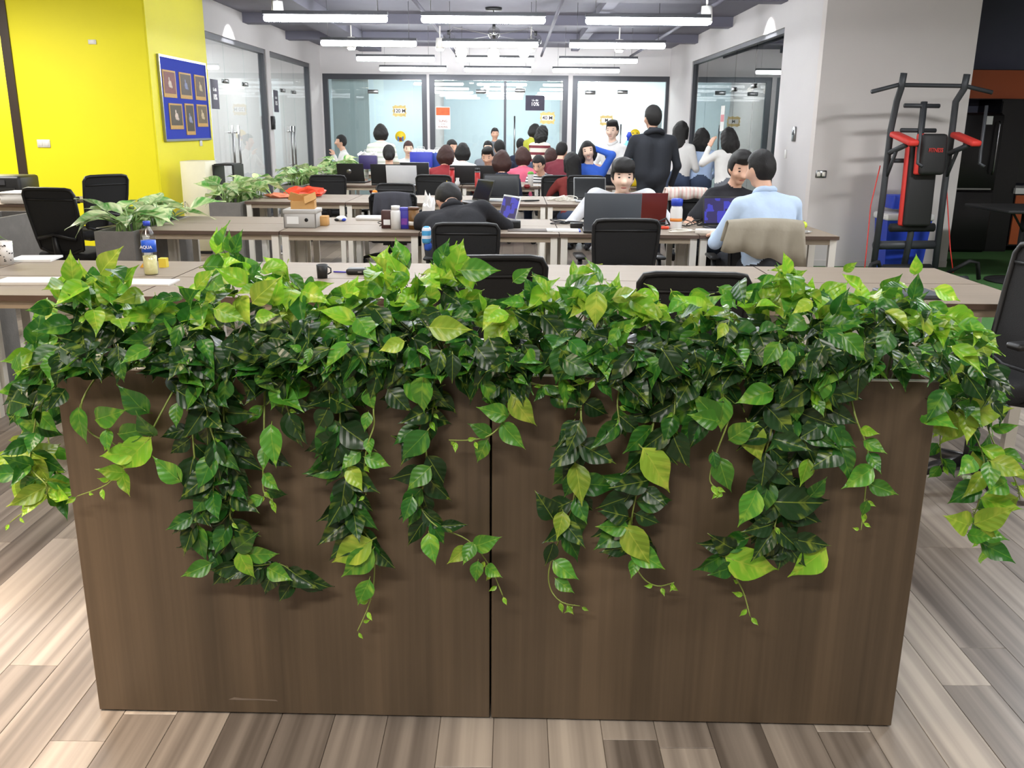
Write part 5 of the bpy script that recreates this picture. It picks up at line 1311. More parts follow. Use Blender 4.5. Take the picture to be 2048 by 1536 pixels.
person('man in a pale blue shirt seen from behind, seated at the second row', 1519, 340, 6.45, 14, True, 16, 0, (14, 22, 0), (((-.10, .12, -.26), (.02, .36, -.24)), ((.12, .12, -.26), (-.02, .38, -.24))), cl('cloth_pale_blue', '#c3d8f2'), cl('cloth_dark_trousers', '#2b2d33'), h=.010, bulk=1.12, collar=cl('cloth_pale_blue', '#c3d8f2'))
# standing on the right
person('tall man standing in a long dark jacket, back to the camera', 1304, 236, 11.0, 12, False, 2, 0, (4, 14, 0), (((-.09, .04, -.28), (-.02, .16, -.48)), ((.08, .0, -.28), (.06, .12, -.50))), cl('cloth_navy_black', '#23262d'), cl('cloth_navy_black', '#23262d'), h=.015, bulk=1.25, hs=1.08, hood=cl('cloth_navy_black', '#23262d'))
person('smiling man standing in a white shirt with a dark lanyard, looking left', 1224, 262, 12.75, 140, False, 3, 0, (4, 18, 0), (((-.06, .08, -.27), (.14, .28, -.26)), ((.08, .10, -.26), (-.10, .30, -.28))), cl('cloth_white', '#e4e2de'), cl('cloth_dark_trousers', '#2b2d33'), hair='quiff', skin=M_skin2, h=.012, features=True, hs=1.1, collar=cl('cloth_white', '#e4e2de'), lanyard=True)
person('laughing woman in a blue top with one arm raised to her head', 1176, 303, 12.1, 168, True, 4, -6, (2, 8, 10), (((-.13, .06, .23), (.12, .0, .31)), ((.08, .06, -.27), (.0, .28, -.34))), cl('cloth_blue', '#3563c8'), hair='bob', skin=M_skin2, h=.014, features=True)
person('woman with glasses in a black and white striped top writing at the table', 1077, 330, 13.05, 160, True, 30, 0, (26, -6, 0), None, cl('cloth_stripe_bw', '#e8e8e8', '#25252b', 26), hair='tail', h=.014, features=True, glasses=True)
person('woman in a rust red sweater with long dark hair, holding up a phone', 1142, 326, 11.95, 14, True, 12, 0, (6, 20, 0), (((-.12, .16, -.18), (-.02, .34, -.02)), ((.10, .14, -.25), (-.04, .36, -.24))), cl('cloth_rust', '#7e2f2b'), hair='long', h=.014)
person('woman with brown hair in a navy jacket and pink collar behind the open laptop', 1004, 322, 11.95, 4, True, 8, 0, (8, -6, 0), None, cl('cloth_navy', '#232a40'), hair='bob', hmat=M_hairbrown, h=.014)
person('man in a black top smiling down, face seen beside the brown haired woman', 975, 314, 13.5, 176, True, 16, 0, (18, -6, 0), None, cl('cloth_black', '#1d1d22'), hair='quiff', h=.014, features=True)
person('woman with auburn hair in a dark red sweater leaning over the desk', 894, 310, 12.95, -14, True, 18, 0, (10, -10, 0), (((-.08, .16, -.24), (.04, .38, -.24)), ((.20, .12, -.22), (.30, .30, -.34))), cl('cloth_crimson', '#9a2f35'), hair='bob', hmat=M_hairbrown, h=.014)
person('woman with tied dark hair in a coral top, seen from behind at left', 778, 309, 13.3, 6, True, 6, 0, (6, 0, 0), None, cl('cloth_coral', '#c4504c'), hair='tail', h=.015)
person('woman with brown hair showing only her face behind the white frame', 817, 298, 16.2, 182, True, 10, 0, (8, 8, 0), None, cl('cloth_white', '#e4e2de'), hair='bun', hmat=M_hairbrown, skin=M_skin2, h=.016, features=True)
person('standing woman with a dark bob and white checked shirt before the far left glass', 761, 264, 14.3, 10, False, 4, 0, (8, 4, 0), None, cl('cloth_check_white', '#e6e8e0', '#c9d0c0', 14), hair='bob', h=.016)
person('person with a white top sitting at far left by the glass, hand at the mouth', 681, 284, 18.0, 110, True, 8, 0, (2, 0, 0), (((-.06, .16, -.2), (.04, .22, .0)), ((.08, .14, -.24), (-.04, .32, -.24))), cl('cloth_white', '#e4e2de'), hair='short', h=.018)
person('woman standing far back before the pale blue wall, facing the camera', 990, 268, 18.2, 184, False, 0, 0, (4, 4, 0), None, cl('cloth_grey', '#6e7178'), hair='bun', h=.018, features=True)
person('woman with pale face looking up behind the man in black', 976, 297, 16.9, 190, True, 8, 0, (4, -10, 0), None, cl('cloth_grey', '#6e7178'), hair='bun', skin=M_skin2, h=.018, features=True)
person('man with short dark hair seen from behind, left of the dark door line', 998, 297, 15.0, 20, True, 6, 0, (6, 4, 0), None, cl('cloth_navy', '#232a40'), h=.018)
person('woman peeking out from behind the auburn hair, facing right', 905, 296, 15.6, 214, True, 8, 0, (6, 0, 0), None, cl('cloth_white', '#e4e2de'), hair='bun', h=.018, features=True)
person('woman with straight black hair and a white top, seen from behind', 926, 303, 14.7, -4, True, 6, 0, (6, 0, 0), None, cl('cloth_white', '#e4e2de'), hair='bob', h=.017)
person('standing woman in a yellow green cardigan bending to the right', 1071, 262, 17.0, -62, False, 16, 0, (14, 0, 0), (((-.06, .12, -.25), (.02, .30, -.36)), ((.06, .12, -.25), (-.02, .30, -.36))), cl('cloth_olive_yellow', '#a8a92c'), hair='bob', h=.017)
person('standing woman with long dark hair and a cream and maroon striped sweater', 1086, 266, 15.9, -40, False, 14, 0, (12, 0, 0), (((-.06, .10, -.26), (.02, .28, -.38)), ((.06, .10, -.26), (-.02, .28, -.38))), cl('cloth_stripe_maroon', '#ddd6c6', '#6f2730', 9), hair='wavy', h=.016)
person('person with short dark hair behind the pink top, low in the crowd', 1041, 291, 18.3, 10, True, 6, 0, (6, 0, 0), None, cl('cloth_navy', '#232a40'), h=.018)
person('woman with dark brown hair in a pink top, seen from behind', 1044, 312, 13.9, 8, True, 8, 0, (8, 10, 0), None, cl('cloth_pink', '#d6637c'), hair='bob', hmat=M_hairbrown, h=.015)
person('person with dark hair in a maroon hoodie, seen from behind at the centre right', 1124, 302, 14.3, -24, True, 22, 0, (14, 0, 0), None, cl('cloth_maroon', '#6f2733'), hair='short', h=.016)
person('person with brown hair bending low between the striped sweaters', 1101, 313, 15.2, 30, True, 26, 0, (18, 0, 0), None, cl('cloth_maroon', '#6f2733'), hair='bob', hmat=M_hairbrown, h=.017)
person('woman in a white blouse and jeans with very long hair by the right glass', 1364, 262, 12.4, -36, False, 8, -4, (4, -10, 0), (((-.06, .10, -.25), (.0, .26, -.36)), ((.06, .06, -.27), (.04, .22, -.44))), cl('cloth_white', '#e4e2de'), hair='long', hmat=M_hair, h=.015, legs=(0, .25))
person('woman in a light denim jacket with curly dark hair by the right glass', 1403, 275, 12.45, -6, False, 10, 0, (10, 0, 0), (((-.08, .10, -.25), (.02, .26, -.36)), ((.08, .10, -.25), (.0, .26, -.36))), cl('cloth_denim_light', '#b0c6e6'), hair='wavy', h=.014)
person('woman in a white top and grey trousers adjusting her hair by the right glass', 1455, 275, 11.7, 14, False, 8, 4, (8, 10, 0), (((-.16, .10, -.12), (-.06, .12, .10)), ((.08, .06, -.26), (.06, .2, -.4))), cl('cloth_white', '#e4e2de'), cl('cloth_grey', '#6e7178'), hair='wavy', h=.014)

# ------------------------------------------------------------------ laptops
def laptop(x, y, deg, label, w_=.34, body=None, lid=None, screen=None, open_=108, rim=None, z=.75, emblem=False, keys=None):
    """user sits on local -y side; screen faces -y"""
    body = body or M_black; lid = lid or body
    t = thing('laptop', label, 'laptop', (x, y, z), math.radians(deg)); d = w_ * .68
    MB().rbox((0, 0, .011), (w_, d, .018), .005, 2).build('base', body, t)
    MB().b2((-w_ * .42, -d * .12, .0201), (w_ * .42, d * .36, .0215)).build('keyboard', keys or M_blackmat, t)
    MB().b2((-w_ * .15, -d * .42, .0201), (w_ * .15, -d * .18, .021)).build('touchpad', body, t)
    a = math.radians(open_ - 90); hy = d / 2 - .006; hgt = w_ * .66
    R_ = (-a, 0, 0)
    lo = MB().rbox((0, hy + hgt / 2 * math.sin(a), .022 + hgt / 2 * math.cos(a)), (w_, .009, hgt), .004, 2, R_).build('lid', lid, t)
    MB().box((0, hy + hgt / 2 * math.sin(a) - .0052 * math.cos(a), .022 + hgt / 2 * math.cos(a) - .0052 * math.sin(a) * -1), (w_ * .93, .0012, hgt * .86), R_).build('screen', screen or SCR, t)
    if rim: MB().tube([(-w_ / 2, hy, .03), (-w_ / 2, hy + hgt * math.sin(a), .022 + hgt * math.cos(a)), (w_ / 2, hy + hgt * math.sin(a), .022 + hgt * math.cos(a)), (w_ / 2, hy, .03)], .0045, 5).build('lid_rim', rim, t)
    if emblem: MB().lathe([(.0, 0), (.035, 0), (.035, .002), (0, .002)], (.02, hy + hgt * .55 * math.sin(a) + .006, .03 + hgt * .5), 14, 0, (PI / 2 - a, 0, 0)).build('emblem', M_steel, t)
    return t
SCR = pm('screen_off', '#0d0e10', .15, var=.02)
def scrmat():
    m = bpy.data.materials.new('screen_lit_purple'); m.use_nodes = True
    N, L = nt(m); b = N['Principled BSDF']; tc = N.new('ShaderNodeTexCoord')
    vo = N.new('ShaderNodeTexVoronoi'); vo.distance = 'CHEBYCHEV'; vo.inputs['Scale'].default_value = 16; L.new(tc.outputs['Object'], vo.inputs['Vector'])
    cr = N.new('ShaderNodeValToRGB'); e = cr.color_ramp.elements; e[0].color = lin('#2a1f5a'); e[1].color = lin('#8f86ff'); k = e.new(.5); k.color = lin('#3a3ab8'); cr.color_ramp.interpolation = 'CONSTANT'
    L.new(vo.outputs['Color'], cr.inputs[0]); L.new(cr.outputs[0], b.inputs['Emission Color']); b.inputs['Emission Strength'].default_value = .9
    b.inputs['Base Color'].default_value = (0.01, 0.01, 0.02, 1); return m
SCRP = scrmat()
M_laptopgrey = pm('laptop_grey', '#5b6066', .45, .2)
M_silver = pm('laptop_silver', '#c9cbce', .35, .5)
M_lapred = pm('laptop_red_sheen', '#6f2a26', .25, .3)  # red reflection on the lid put into its base colour
TZ = .7505
q = aZ(1218, 466, TZ); laptop(q[0] + .02, q[1] + .10, 178, 'large dark grey laptop seen from the back, before the man in the grey sweater', .42, M_black, M_laptopgrey, open_=98)
q = aZ(1296, 447, TZ); laptop(q[0] - .06, q[1] + .02, 186, 'laptop lid coloured with a red reflection, behind the dark grey laptop', .36, M_black, M_lapred, open_=100)
q = aZ(1452, 460, TZ); laptop(q[0] + .03, q[1] + .06, 8, 'laptop with a purple lit screen beside the man in the pale blue shirt', .34, M_black, screen=SCRP, open_=100)
q = aZ(1005, 448, TZ); laptop(q[0] - .05, q[1] + .12, -62, 'laptop with a violet screen at the sleeping man\'s right arm', .30, M_silver, screen=SCRP, open_=105)
q = aZ(1000, 404, TZ); laptop(q[0], q[1] + .13, -3, 'open black laptop with a pale keyboard at the middle of the third row', .39, M_silver, M_black, keys=M_white, open_=105)
q = aZ(1180, 405, TZ); laptop(q[0] + .02, q[1] + .12, 3, 'open laptop with a silver rim beside the bundle of white cables', .34, M_silver, M_black, rim=M_silver, open_=103)
q = aZ(945, 408, TZ); laptop(q[0] - .02, q[1] + .1, -58, 'dark laptop turned sideways beside the pale keyboard laptop', .34, M_black, open_=110)
q = aZ(706, 366, TZ); laptop(q[0], q[1] + .12, 172, 'black laptop with a round emblem on its lid, fourth row left', .38, M_black, emblem=True, open_=105)
q = aZ(773, 371, TZ); laptop(q[0], q[1] + .14, 180, 'black laptop lid right of the laptop with the emblem', .40, M_black, open_=104)
q = aZ(856, 352, TZ); laptop(q[0], 12.98, 180, 'laptop lid with a bright rim behind the see-through chair', .40, M_black, rim=M_silver, open_=100)
q = aZ(928, 372, TZ); laptop(q[0] - .02, 12.75, 178, 'black laptop lid between the two red flasks', .36, M_black, open_=100)
q = aZ(797, 375, TZ); laptop(q[0] - .0, 12.38, 182, 'white laptop lid above the dark chair in the fourth row', .40, M_silver, pm('laptop_white', '#dcdcdc', .4), open_=112)
q = aZ(975, 372, TZ); laptop(q[0], 12.8, 178, 'black laptop lid in front of the smiling man in black', .36, M_black, open_=100)
q = aZ(1815, 592, TZ); t = thing('tablet', 'dark grey closed laptop lying on the right end of the front row desk', 'laptop', (q[0], q[1], TZ), .05); MB().rbox((0, 0, .012), (.26, .20, .022), .006, 2).build('body', M_laptopgrey, t); MB().b2((-.12, -.09, .0231), (.12, .09, .024)).build('lid', M_laptopgrey, t)
# ------------------------------------------------------------------ bottles, flasks, cups, jars
def vessel(px, py, prof, label, cat, name, mat, parts=(), z=TZ, n=16, Y=None, pt=None):
    p = aZ(px, py, z) if Y is None else aY(px, py, Y)
    t = thing(name, label, cat, (p[0], p[1], z if Y is None else z)); MB().lathe(prof, n=n).build('body', mat, t)
    for (nm, pf, mm) in parts: MB().lathe(pf, n=n).build(nm, mm, t)
    return t
M_tea = pm('pale_tea', '#e6dc9a', .25, var=.05); M_pet = glassmat('clear_plastic', (.9, .93, .95), 1.35, .08)
M_label = pm('blue_label', '#2257c4', .45, var=.35, scale=18)
t = vessel(303, 549, [(0, 0), (.034, 0), (.036, .01), (.036, .10), (.032, .105), (.036, .112), (.036, .19), (.030, .215), (.016, .238), (.015, .252), (0, .252)], 'plastic bottle with a blue cap and blue label holding pale tea, front row left', 'bottle', 'drink_bottle', M_pet,
       [('drink', [(0, .003), (.032, .003), (.034, .012), (.034, .098), (0, .098)], M_tea), ('label', [(.0368, .118), (.0368, .178)], M_label), ('cap', [(0, .253), (.018, .253), (.018, .275), (0, .275)], M_blue)], n=20)
text_mesh('AQUA', .022, M_ink, t, (0, -.0375, .145), (PI / 2, 0, 0))
t = vessel(1351, 458, [(0, 0), (.045, 0), (.048, .01), (.048, .15), (.042, .175), (.038, .18), (0, .18)], 'white bottle with a blue cap on the second row', 'bottle', 'squeeze_bottle', M_white, [('cap', [(0, .18), (.045, .18), (.046, .23), (.03, .236), (0, .236)], M_blue), ('orange_mark', [(.0484, .06), (.0484, .085)], pm('orange_print', '#e08a3a', .6))])
vessel(904, 371, [(0, 0), (.033, 0), (.035, .01), (.035, .20), (0, .20)], 'red flask with a dark red lid, left one of the two', 'flask', 'thermos_flask', M_red, [('lid', [(0, .2), (.033, .2), (.033, .235), (0, .235)], pm('dark_red', '#6a2320', .4))])
vessel(955, 375, [(0, 0), (.033, 0), (.035, .01), (.035, .19), (0, .19)], 'red flask with a black lid and steel collar, right one of the two', 'flask', 'thermos_flask', M_red, [('collar', [(.035, .19), (.035, .205)], M_steel), ('lid', [(0, .205), (.032, .205), (.032, .245), (0, .245)], M_black)])
vessel(938, 366, [(0, 0), (.03, 0), (.031, .14), (.014, .18), (.014, .19), (0, .19)], 'small water bottle with a blue label between the red flasks', 'bottle', 'drink_bottle', M_pet, [('label', [(.0315, .03), (.0315, .12)], M_label), ('cap', [(0, .19), (.016, .19), (.016, .21), (0, .21)], M_white)])
vessel(883, 366, [(0, 0), (.03, 0), (.03, .13), (.02, .15), (0, .15)], 'red and white carton bottle left of the first red flask', 'bottle', 'drink_carton', M_white, [('red_print', [(.0305, .02), (.0305, .09)], M_red)])
vessel(915, 372, [(0, 0), (.032, 0), (.034, .05), (.022, .065), (.022, .09), (0, .09)], 'small white jar standing by the left red flask', 'jar', 'white_jar', M_white, [('lid', [(0, .09), (.024, .09), (.024, .105), (0, .105)], M_white)])
t = vessel(1061, 372, [(0, 0), (.03, 0), (.042, .15), (.042, .155), (0, .155)], 'clear takeaway cup with a bright green lid by the writing woman', 'cup', 'takeaway_cup', M_white, [('lid', [(.044, .155), (.044, .165), (.03, .19), (0, .19)], pm('green_lid', '#5fa83a', .5))])
vessel(1054, 377, [(0, 0), (.03, 0), (.04, .05), (.036, .05), (.03, .01)], 'small dark red cup before the green lidded cup', 'cup', 'tea_cup', pm('maroon_glaze', '#7a1f22', .3), [('handle', [(.041, .015), (.046, .03), (.041, .04)], pm('maroon_glaze', '#7a1f22', .3))])
t = vessel(12, 528, [(0, 0), (.040, 0), (.046, .125), (.042, .125), (.036, .01)], 'white cup with dark dots at the left picture edge', 'cup', 'spotted_cup', M_white)
mb = MB(); r = random.Random(3)
for k in range(26):
    a = r.uniform(-PI, 0); z = r.uniform(.015, .115); R_ = .0405 + .006 * z / .125 + .0003
    mb.ell((R_ * math.cos(a), R_ * math.sin(a), z), (.0035, .0035, .0035), 6)
o = mb.build('dots', M_blackmat, t); o['kind'] = 'stuff'
t = vessel(792, 458, [(0, 0), (.038, 0), (.038, .13), (.03, .145), (0, .145)], 'white round pill jar in front of the dark jacket, second row', 'jar', 'white_jar', M_white, [('lid', [(0, .145), (.033, .145), (.033, .175), (0, .175)], M_white)])
vessel(828, 458, [(0, 0), (.042, 0), (.042, .145), (0, .145)], 'brown gold coffee jar right of the purple box', 'jar', 'coffee_jar', pm('gold_brown_label', '#7a5526', .4, var=.4, scale=20), [('lid', [(0, .145), (.043, .145), (.043, .165), (0, .165)], pm('brown_lid', '#5a3a22', .4)), ('side_label', [(.0425, .03), (.0425, .06)], M_cream)])
def carton(px, py, d, label, mat, name='box', cat='box', z=TZ, rz=0, mark=None):
    p = aZ(px, py, z); t = thing(name, label, cat, (p[0], p[1] + d[1] / 2, z), rz)
    MB().rbox((0, 0, d[2] / 2), d, .004, 1).build('body', mat, t)
    MB().b2((-d[0] / 2 - .001, -d[1] / 2 - .001, d[2] * .86), (d[0] / 2 + .001, d[1] / 2 + .001, d[2] * .9)).build('lid_edge', mat, t)
    if mark: MB().b2((-d[0] * .3, -d[1] / 2 - .0015, d[2] * .2), (d[0] * .3, -d[1] / 2 - .0002, d[2] * .5)).build('printed_label', mark, t)
    return t
carton(809, 458, (.075, .07, .16), 'deep blue purple box between the white jar and the coffee jar', pm('purple_box', '#3b35a0', .5, var=.3, scale=20), mark=pm('violet_print', '#7a3a9a', .5, var=.5, scale=40))
carton(774, 457, (.085, .08, .135), 'dark brown box with a white sticker left of the white jar', pm('dark_brown_box', '#4a2d28', .6), mark=M_paper)
carton(641, 452, (.105, .10, .075), 'small open brown cardboard box right of the grey metal box', M_card)
# grey storage box with a finger hole and the torn carton on it
p = aZ(600, 456, TZ); t = thing('storage_box', 'grey lidded storage box with a black finger hole, second row left', 'box', (p[0], p[1] + .12, TZ))
M_boxgrey = pm('grey_board', '#b9b6b0', .6, var=.06)
MB().rbox((0, 0, .055), (.245, .22, .11), .004, 1).build('body', M_boxgrey, t); MB().rbox((0, 0, .122), (.255, .23, .032), .004, 1).build('lid', M_boxgrey, t)
MB().lathe([(0, 0), (.014, 0), (.014, .003), (0, .003)], (.05, -.111, .06), 16, 0, (PI / 2, 0, 0)).build('finger_hole', M_blackmat, t)
MB().b2((-.1, -.112, .03), (-.01, -.1105, .085)).build('label_panel', M_paper, t)
for s in (-1, 1): MB().b2((s * .12 - .004, -.113, 0), (s * .12 + .004, -.1105, .105)).build('corner_strip', M_steel, t)
q = thing('torn_carton', 'torn open cardboard carton lying on the grey storage box', 'box', (p[0] + .01, p[1] + .12, TZ + .1385), .1)
mb = MB()
for (lo, hi) in (((-.09, -.07, 0), (.09, .07, .003)), ((-.09, -.07, .003), (.09, -.067, .06)), ((-.09, .067, .003), (.09, .07, .06)), ((-.09, -.067, .003), (-.087, .067, .06)), ((.087, -.067, .003), (.09, .067, .06))): mb.b2(lo, hi)
mb.build('body', M_card, q)
for (c, d, r_) in (((-.06, -.02, .085), (.09, .003, .07), (.5, .3, .3)), ((.06, -.075, .085), (.10, .003, .07), (-.7, -.4, -.2)), ((.02, .08, .08), (.12, .003, .06), (.6, 0, .1))): MB().box(c, d, r_).build('flap', M_card, q)
# bags, papers, small goods
def blob(px, py, r3, label, name, cat, mat, z=TZ, seed=1, n=14):
    p = aZ(px, py, z); mb = MB().ell((0, 0, 0), (1, 1, 1), n); r = random.Random(seed); vs = []
    for v in mb.v:
        k = 1 + .22 * math.sin(5 * v[0] + seed) * math.cos(4 * v[1] + v[2] * 3 + seed) + r.uniform(-.08, .08)
        vs.append((v[0] * r3[0] * k, v[1] * r3[1] * k, max(0, (v[2] + .75) * r3[2] * k)))
    mb.v = vs; mb.sm = [False] * len(mb.sm)
    return tag(mb.build(name, mat, None, p), label, cat)
M_bag = pm('orange_red_film', '#e8492a', .35, var=.3, scale=10)
blob(612, 393, (.22, .12, .06), 'crumpled orange red plastic bag on the third row, right heap', 'plastic_bag', 'bag', M_bag, seed=4)
blob(558, 396, (.14, .09, .03), 'flat salmon plastic bag end beside the orange heap', 'plastic_bag', 'bag', pm('salmon_film', '#ef8f6e', .35, var=.2, scale=10), seed=9)
blob(850, 458, (.07, .05, .05), 'crumpled red orange wrapper beside the sleeping man', 'wrapper', 'wrapper', M_bag, seed=6)
blob(858, 441, (.05, .04, .12), 'white pouch with a green cap beside the sleeping man', 'pouch', 'pouch', M_white, seed=7)
t = aZ(905, 392, TZ); q = thing('folded_card', 'bright yellow folded card standing on the third row', 'card', (t[0] - .02, t[1] + .05, TZ)); MB().prism([(-.06, 0), (.07, 0), (-.05, .17)], 0, .004, axis='y').build('sheet', M_lime, q); MB().prism([(-.05, 0), (.06, 0), (-.05, .12)], .03, .034, axis='y').build('sheet', M_lime, q)
def sheets(x, y, w_, d, n, label, cover=None, rz=0., name='notepad', z=TZ):
    t = thing(name, label, 'notepad', (x, y, z), rz); 
    for k in range(n): MB().b2((-w_ / 2 + .002 * (k % 2), -d / 2, .004 * k), (w_ / 2, d / 2 - .002 * (k % 2), .004 * k + .0038)).build('sheet', M_paper, t)
    if cover: MB().b2((w_ / 2, -d / 2, 0), (w_ / 2 + .012, d / 2, .004 * n)).build('spine', cover, t)
    return t
p = aZ(72, 519, TZ); sheets(p[0], p[1] + .0, .23, .20, 3, 'white notepad beside the spotted cup, far side of the front row', rz=.12)
p = aZ(50, 564, TZ); sheets(p[0] + .03, p[1], .30, .17, 3, 'white notepad with a violet spine at the near desk edge, left', pm('violet_spine', '#4a44a8', .5), rz=.06)
p = aZ(300, 566, TZ); sheets(p[0], p[1], .24, .16, 2, 'white paper sheets half hidden by leaves below the tea bottle')
p = aZ(1125, 462, TZ); sheets(p[0], p[1], .24, .15, 3, 'loose white papers with a blue edge on the second row', M_blue)
p = aZ(1090, 380, TZ); sheets(p[0], 12.6, .26, .18, 2, 'white papers before the writing woman')
p = aZ(1060, 461, TZ); tag(MB().rbox((p[0], p[1], TZ + .003), (.34, .18, .005), .002, 1).build('mouse_pad', pm('dark_pad', '#6a625c', .8)), 'flat dark mouse pad on the second row right of the sleeping man', 'mouse pad')
def small(px, py, parts, label, cat, name, z=TZ, rz=0):
    p = aZ(px, py, z); t = thing(name, label, cat, (p[0], p[1], z), rz)
    for (nm, mb, m) in parts: mb.build(nm, m, t)
    return t
small(722, 548, [('case', MB().rbox((0, 0, .016), (.15, .075, .032), .014, 3), M_black), ('clasp', MB().b2((-.01, -.039, .012), (.01, -.0375, .02)), M_steel)], 'black spectacle case on the front row, behind the leaves', 'case', 'glasses_case')
small(693, 546, [('barrel', MB().tube([(-.07, .01, .005), (.06, -.015, .005)], .0045, 6), pm('pen_violet', '#4b3fb0', .4)), ('clip', MB().b2((.03, -.014, .009), (.065, -.011, .012)), M_steel)], 'violet pen beside the black spectacle case', 'pen', 'pen')
small(645, 556, [('body', MB().lathe([(0, 0), (.026, 0), (.03, .07), (.026, .07), (.022, .01)], n=14), M_black), ('handle', MB().tube([(.028, 0, .02), (.045, 0, .03), (.045, 0, .05), (.029, 0, .06)], .004, 5), M_black)], 'small black mug on the front row behind the leaves', 'mug', 'mug')
small(683, 442, [('body', MB().ell((0, 0, .022), (.045, .035, .022), 14), M_white), ('side_grip', MB().ell((.022, -.02, .014), (.022, .016, .014), 10), M_blue), ('cushion', MB().ell((-.035, -.02, .012), (.022, .016, .012), 10), M_black)], 'white headset with a blue grip on the second row', 'headset', 'headset')
small(742, 439, [('case', MB().rbox((0, 0, .014), (.24, .12, .028), .004, 1), M_white), ('keys', MB().b2((-.1, -.05, .0285), (.1, .05, .031)), M_silver)], 'white keyboard before the chair with the dark grey jacket', 'keyboard', 'keyboard')
small(1022, 455, [('case', MB().rbox((0, 0, .028), (.15, .10, .056), .005, 1), M_black), ('front_plate', MB().b2((-.06, -.0515, .01), (.06, -.0502, .045)), M_blackmat)], 'black box right of the sleeping man', 'box', 'adapter_box')
small(1153, 456, [('case', MB().rbox((0, 0, .02), (.10, .055, .04), .006, 2), M_black), ('cable_neck', MB().tube([(.05, 0, .02), (.09, .02, .01), (.13, -.01, .006)], .005, 5), M_black)], 'black power adapter left of the dark grey laptop', 'adapter', 'power_adapter')
small(1423, 468, [('case', MB().rbox((0, 0, .018), (.24, .06, .036), .008, 2), M_cream), ('socket_row', MB().b2((-.10, -.02, .0362), (.10, .02, .038)), M_white)], 'cream power strip before the lit purple laptop', 'power strip', 'power_strip', rz=-.08)
small(1327, 458, [('frame', MB().rbox((0, 0, .012), (.08, .06, .02), .006, 2), M_bag), ('handle', MB().tube([(-.04, 0, .02), (-.05, .02, .05), (.02, .02, .08), (.05, 0, .03)], .008, 6), M_black)], 'orange and black clip tool beside the white bottle', 'tool', 'clamp_tool')
small(1594, 452, [('can', MB().lathe([(0, 0), (.026, 0), (.028, .1), (.024, .105), (0, .105)], n=14), M_red), ('lid', MB().lathe([(0, .1055), (.022, .1055), (.022, .108), (0, .108)], n=14), M_steel)], 'red can at the right elbow of the man in the pale blue shirt', 'can', 'drink_can')
small(1606, 458, [('fruit', MB().ell((0, 0, .03), (.032, .032, .03), 12), pm('lime_fruit', '#c9dc3a', .4)), ('stalk', MB().tube([(0, 0, .058), (.004, 0, .068)], .002, 4), M_stemdark)], 'yellow green fruit at the right end of the second row', 'fruit', 'lime')
small(1612, 466, [('dish', MB().lathe([(0, .002), (.03, .002), (.045, .014), (.043, .016), (.028, .006), (0, .006)], n=16), M_white), ('rim', MB().lathe([(.0445, .014), (.046, .0155)], n=16), M_steel)], 'small white dish at the right end of the second row', 'dish', 'dish')
small(308, 534, [('wrap', MB().prism([(-.07, 0), (-.02, .06), (.0, 0)], -.02, .02, axis='y'), pm('amber_wrap', '#e0a52a', .5)), ('label', MB().b2((.035, -.02, 0), (.075, .02, .05)), pm('yellow_wrap', '#ecd44a', .5))], 'orange and yellow snack packet behind the tea bottle', 'packet', 'snack_packet')
small(750, 394, [('cup', MB().lathe([(0, 0), (.03, 0), (.034, .05), (0, .05)], n=12), M_white), ('fruit', MB().ell((0, 0, .055), (.03, .03, .022), 10), pm('orange_fruit', '#e88a22', .5))], 'white bowl with an orange fruit beyond the third row', 'bowl', 'fruit_bowl')
# cables: wire bundles on the desks
def wires(px, py, n, R_, mat, label, seed, z=TZ, name='cable_bundle', hgt=.05):
    p = aZ(px, py, z); r = random.Random(seed); mb = MB()
    for k in range(n):
        c = (r.uniform(-R_, R_), r.uniform(-.05, .05)); q = r.uniform(.03, .07); ph = r.uniform(0, 6); up = r.uniform(.3, 1)
        pts = []
        for i in range(15):
            a = ph + i * .52
            pts.append((c[0] + q * math.cos(a) * 1.3, c[1] + q * .5 * math.sin(a), .006 + hgt * up * (.5 + .5 * math.sin(a + ph))))
        mb.tube(pts, .004, 5)
    o = mb.build(name, mat, None, p); tag(o, label, 'cable', kind='stuff'); return o
wires(1128, 402, 8, .10, M_cream, 'tangle of cream cables on the third row left of the silver rimmed laptop', 1, hgt=.08)
wires(1380, 452, 7, .16, M_black, 'tangle of black cables between the white bottle and the lit laptop', 2, hgt=.06)
wires(1385, 464, 5, .12, M_cream, 'cream cables lying around the power strip', 3, hgt=.02)
wires(1130, 448, 5, .12, M_black, 'black cables behind the loose papers', 4, hgt=.03)
wires(772, 452, 4, .05, M_black, 'small knot of black cables before the dark brown box', 5, hgt=.03)
wires(1060, 404, 3, .06, M_black, 'black mouse cable beside the pale keyboard laptop', 6, hgt=.02)
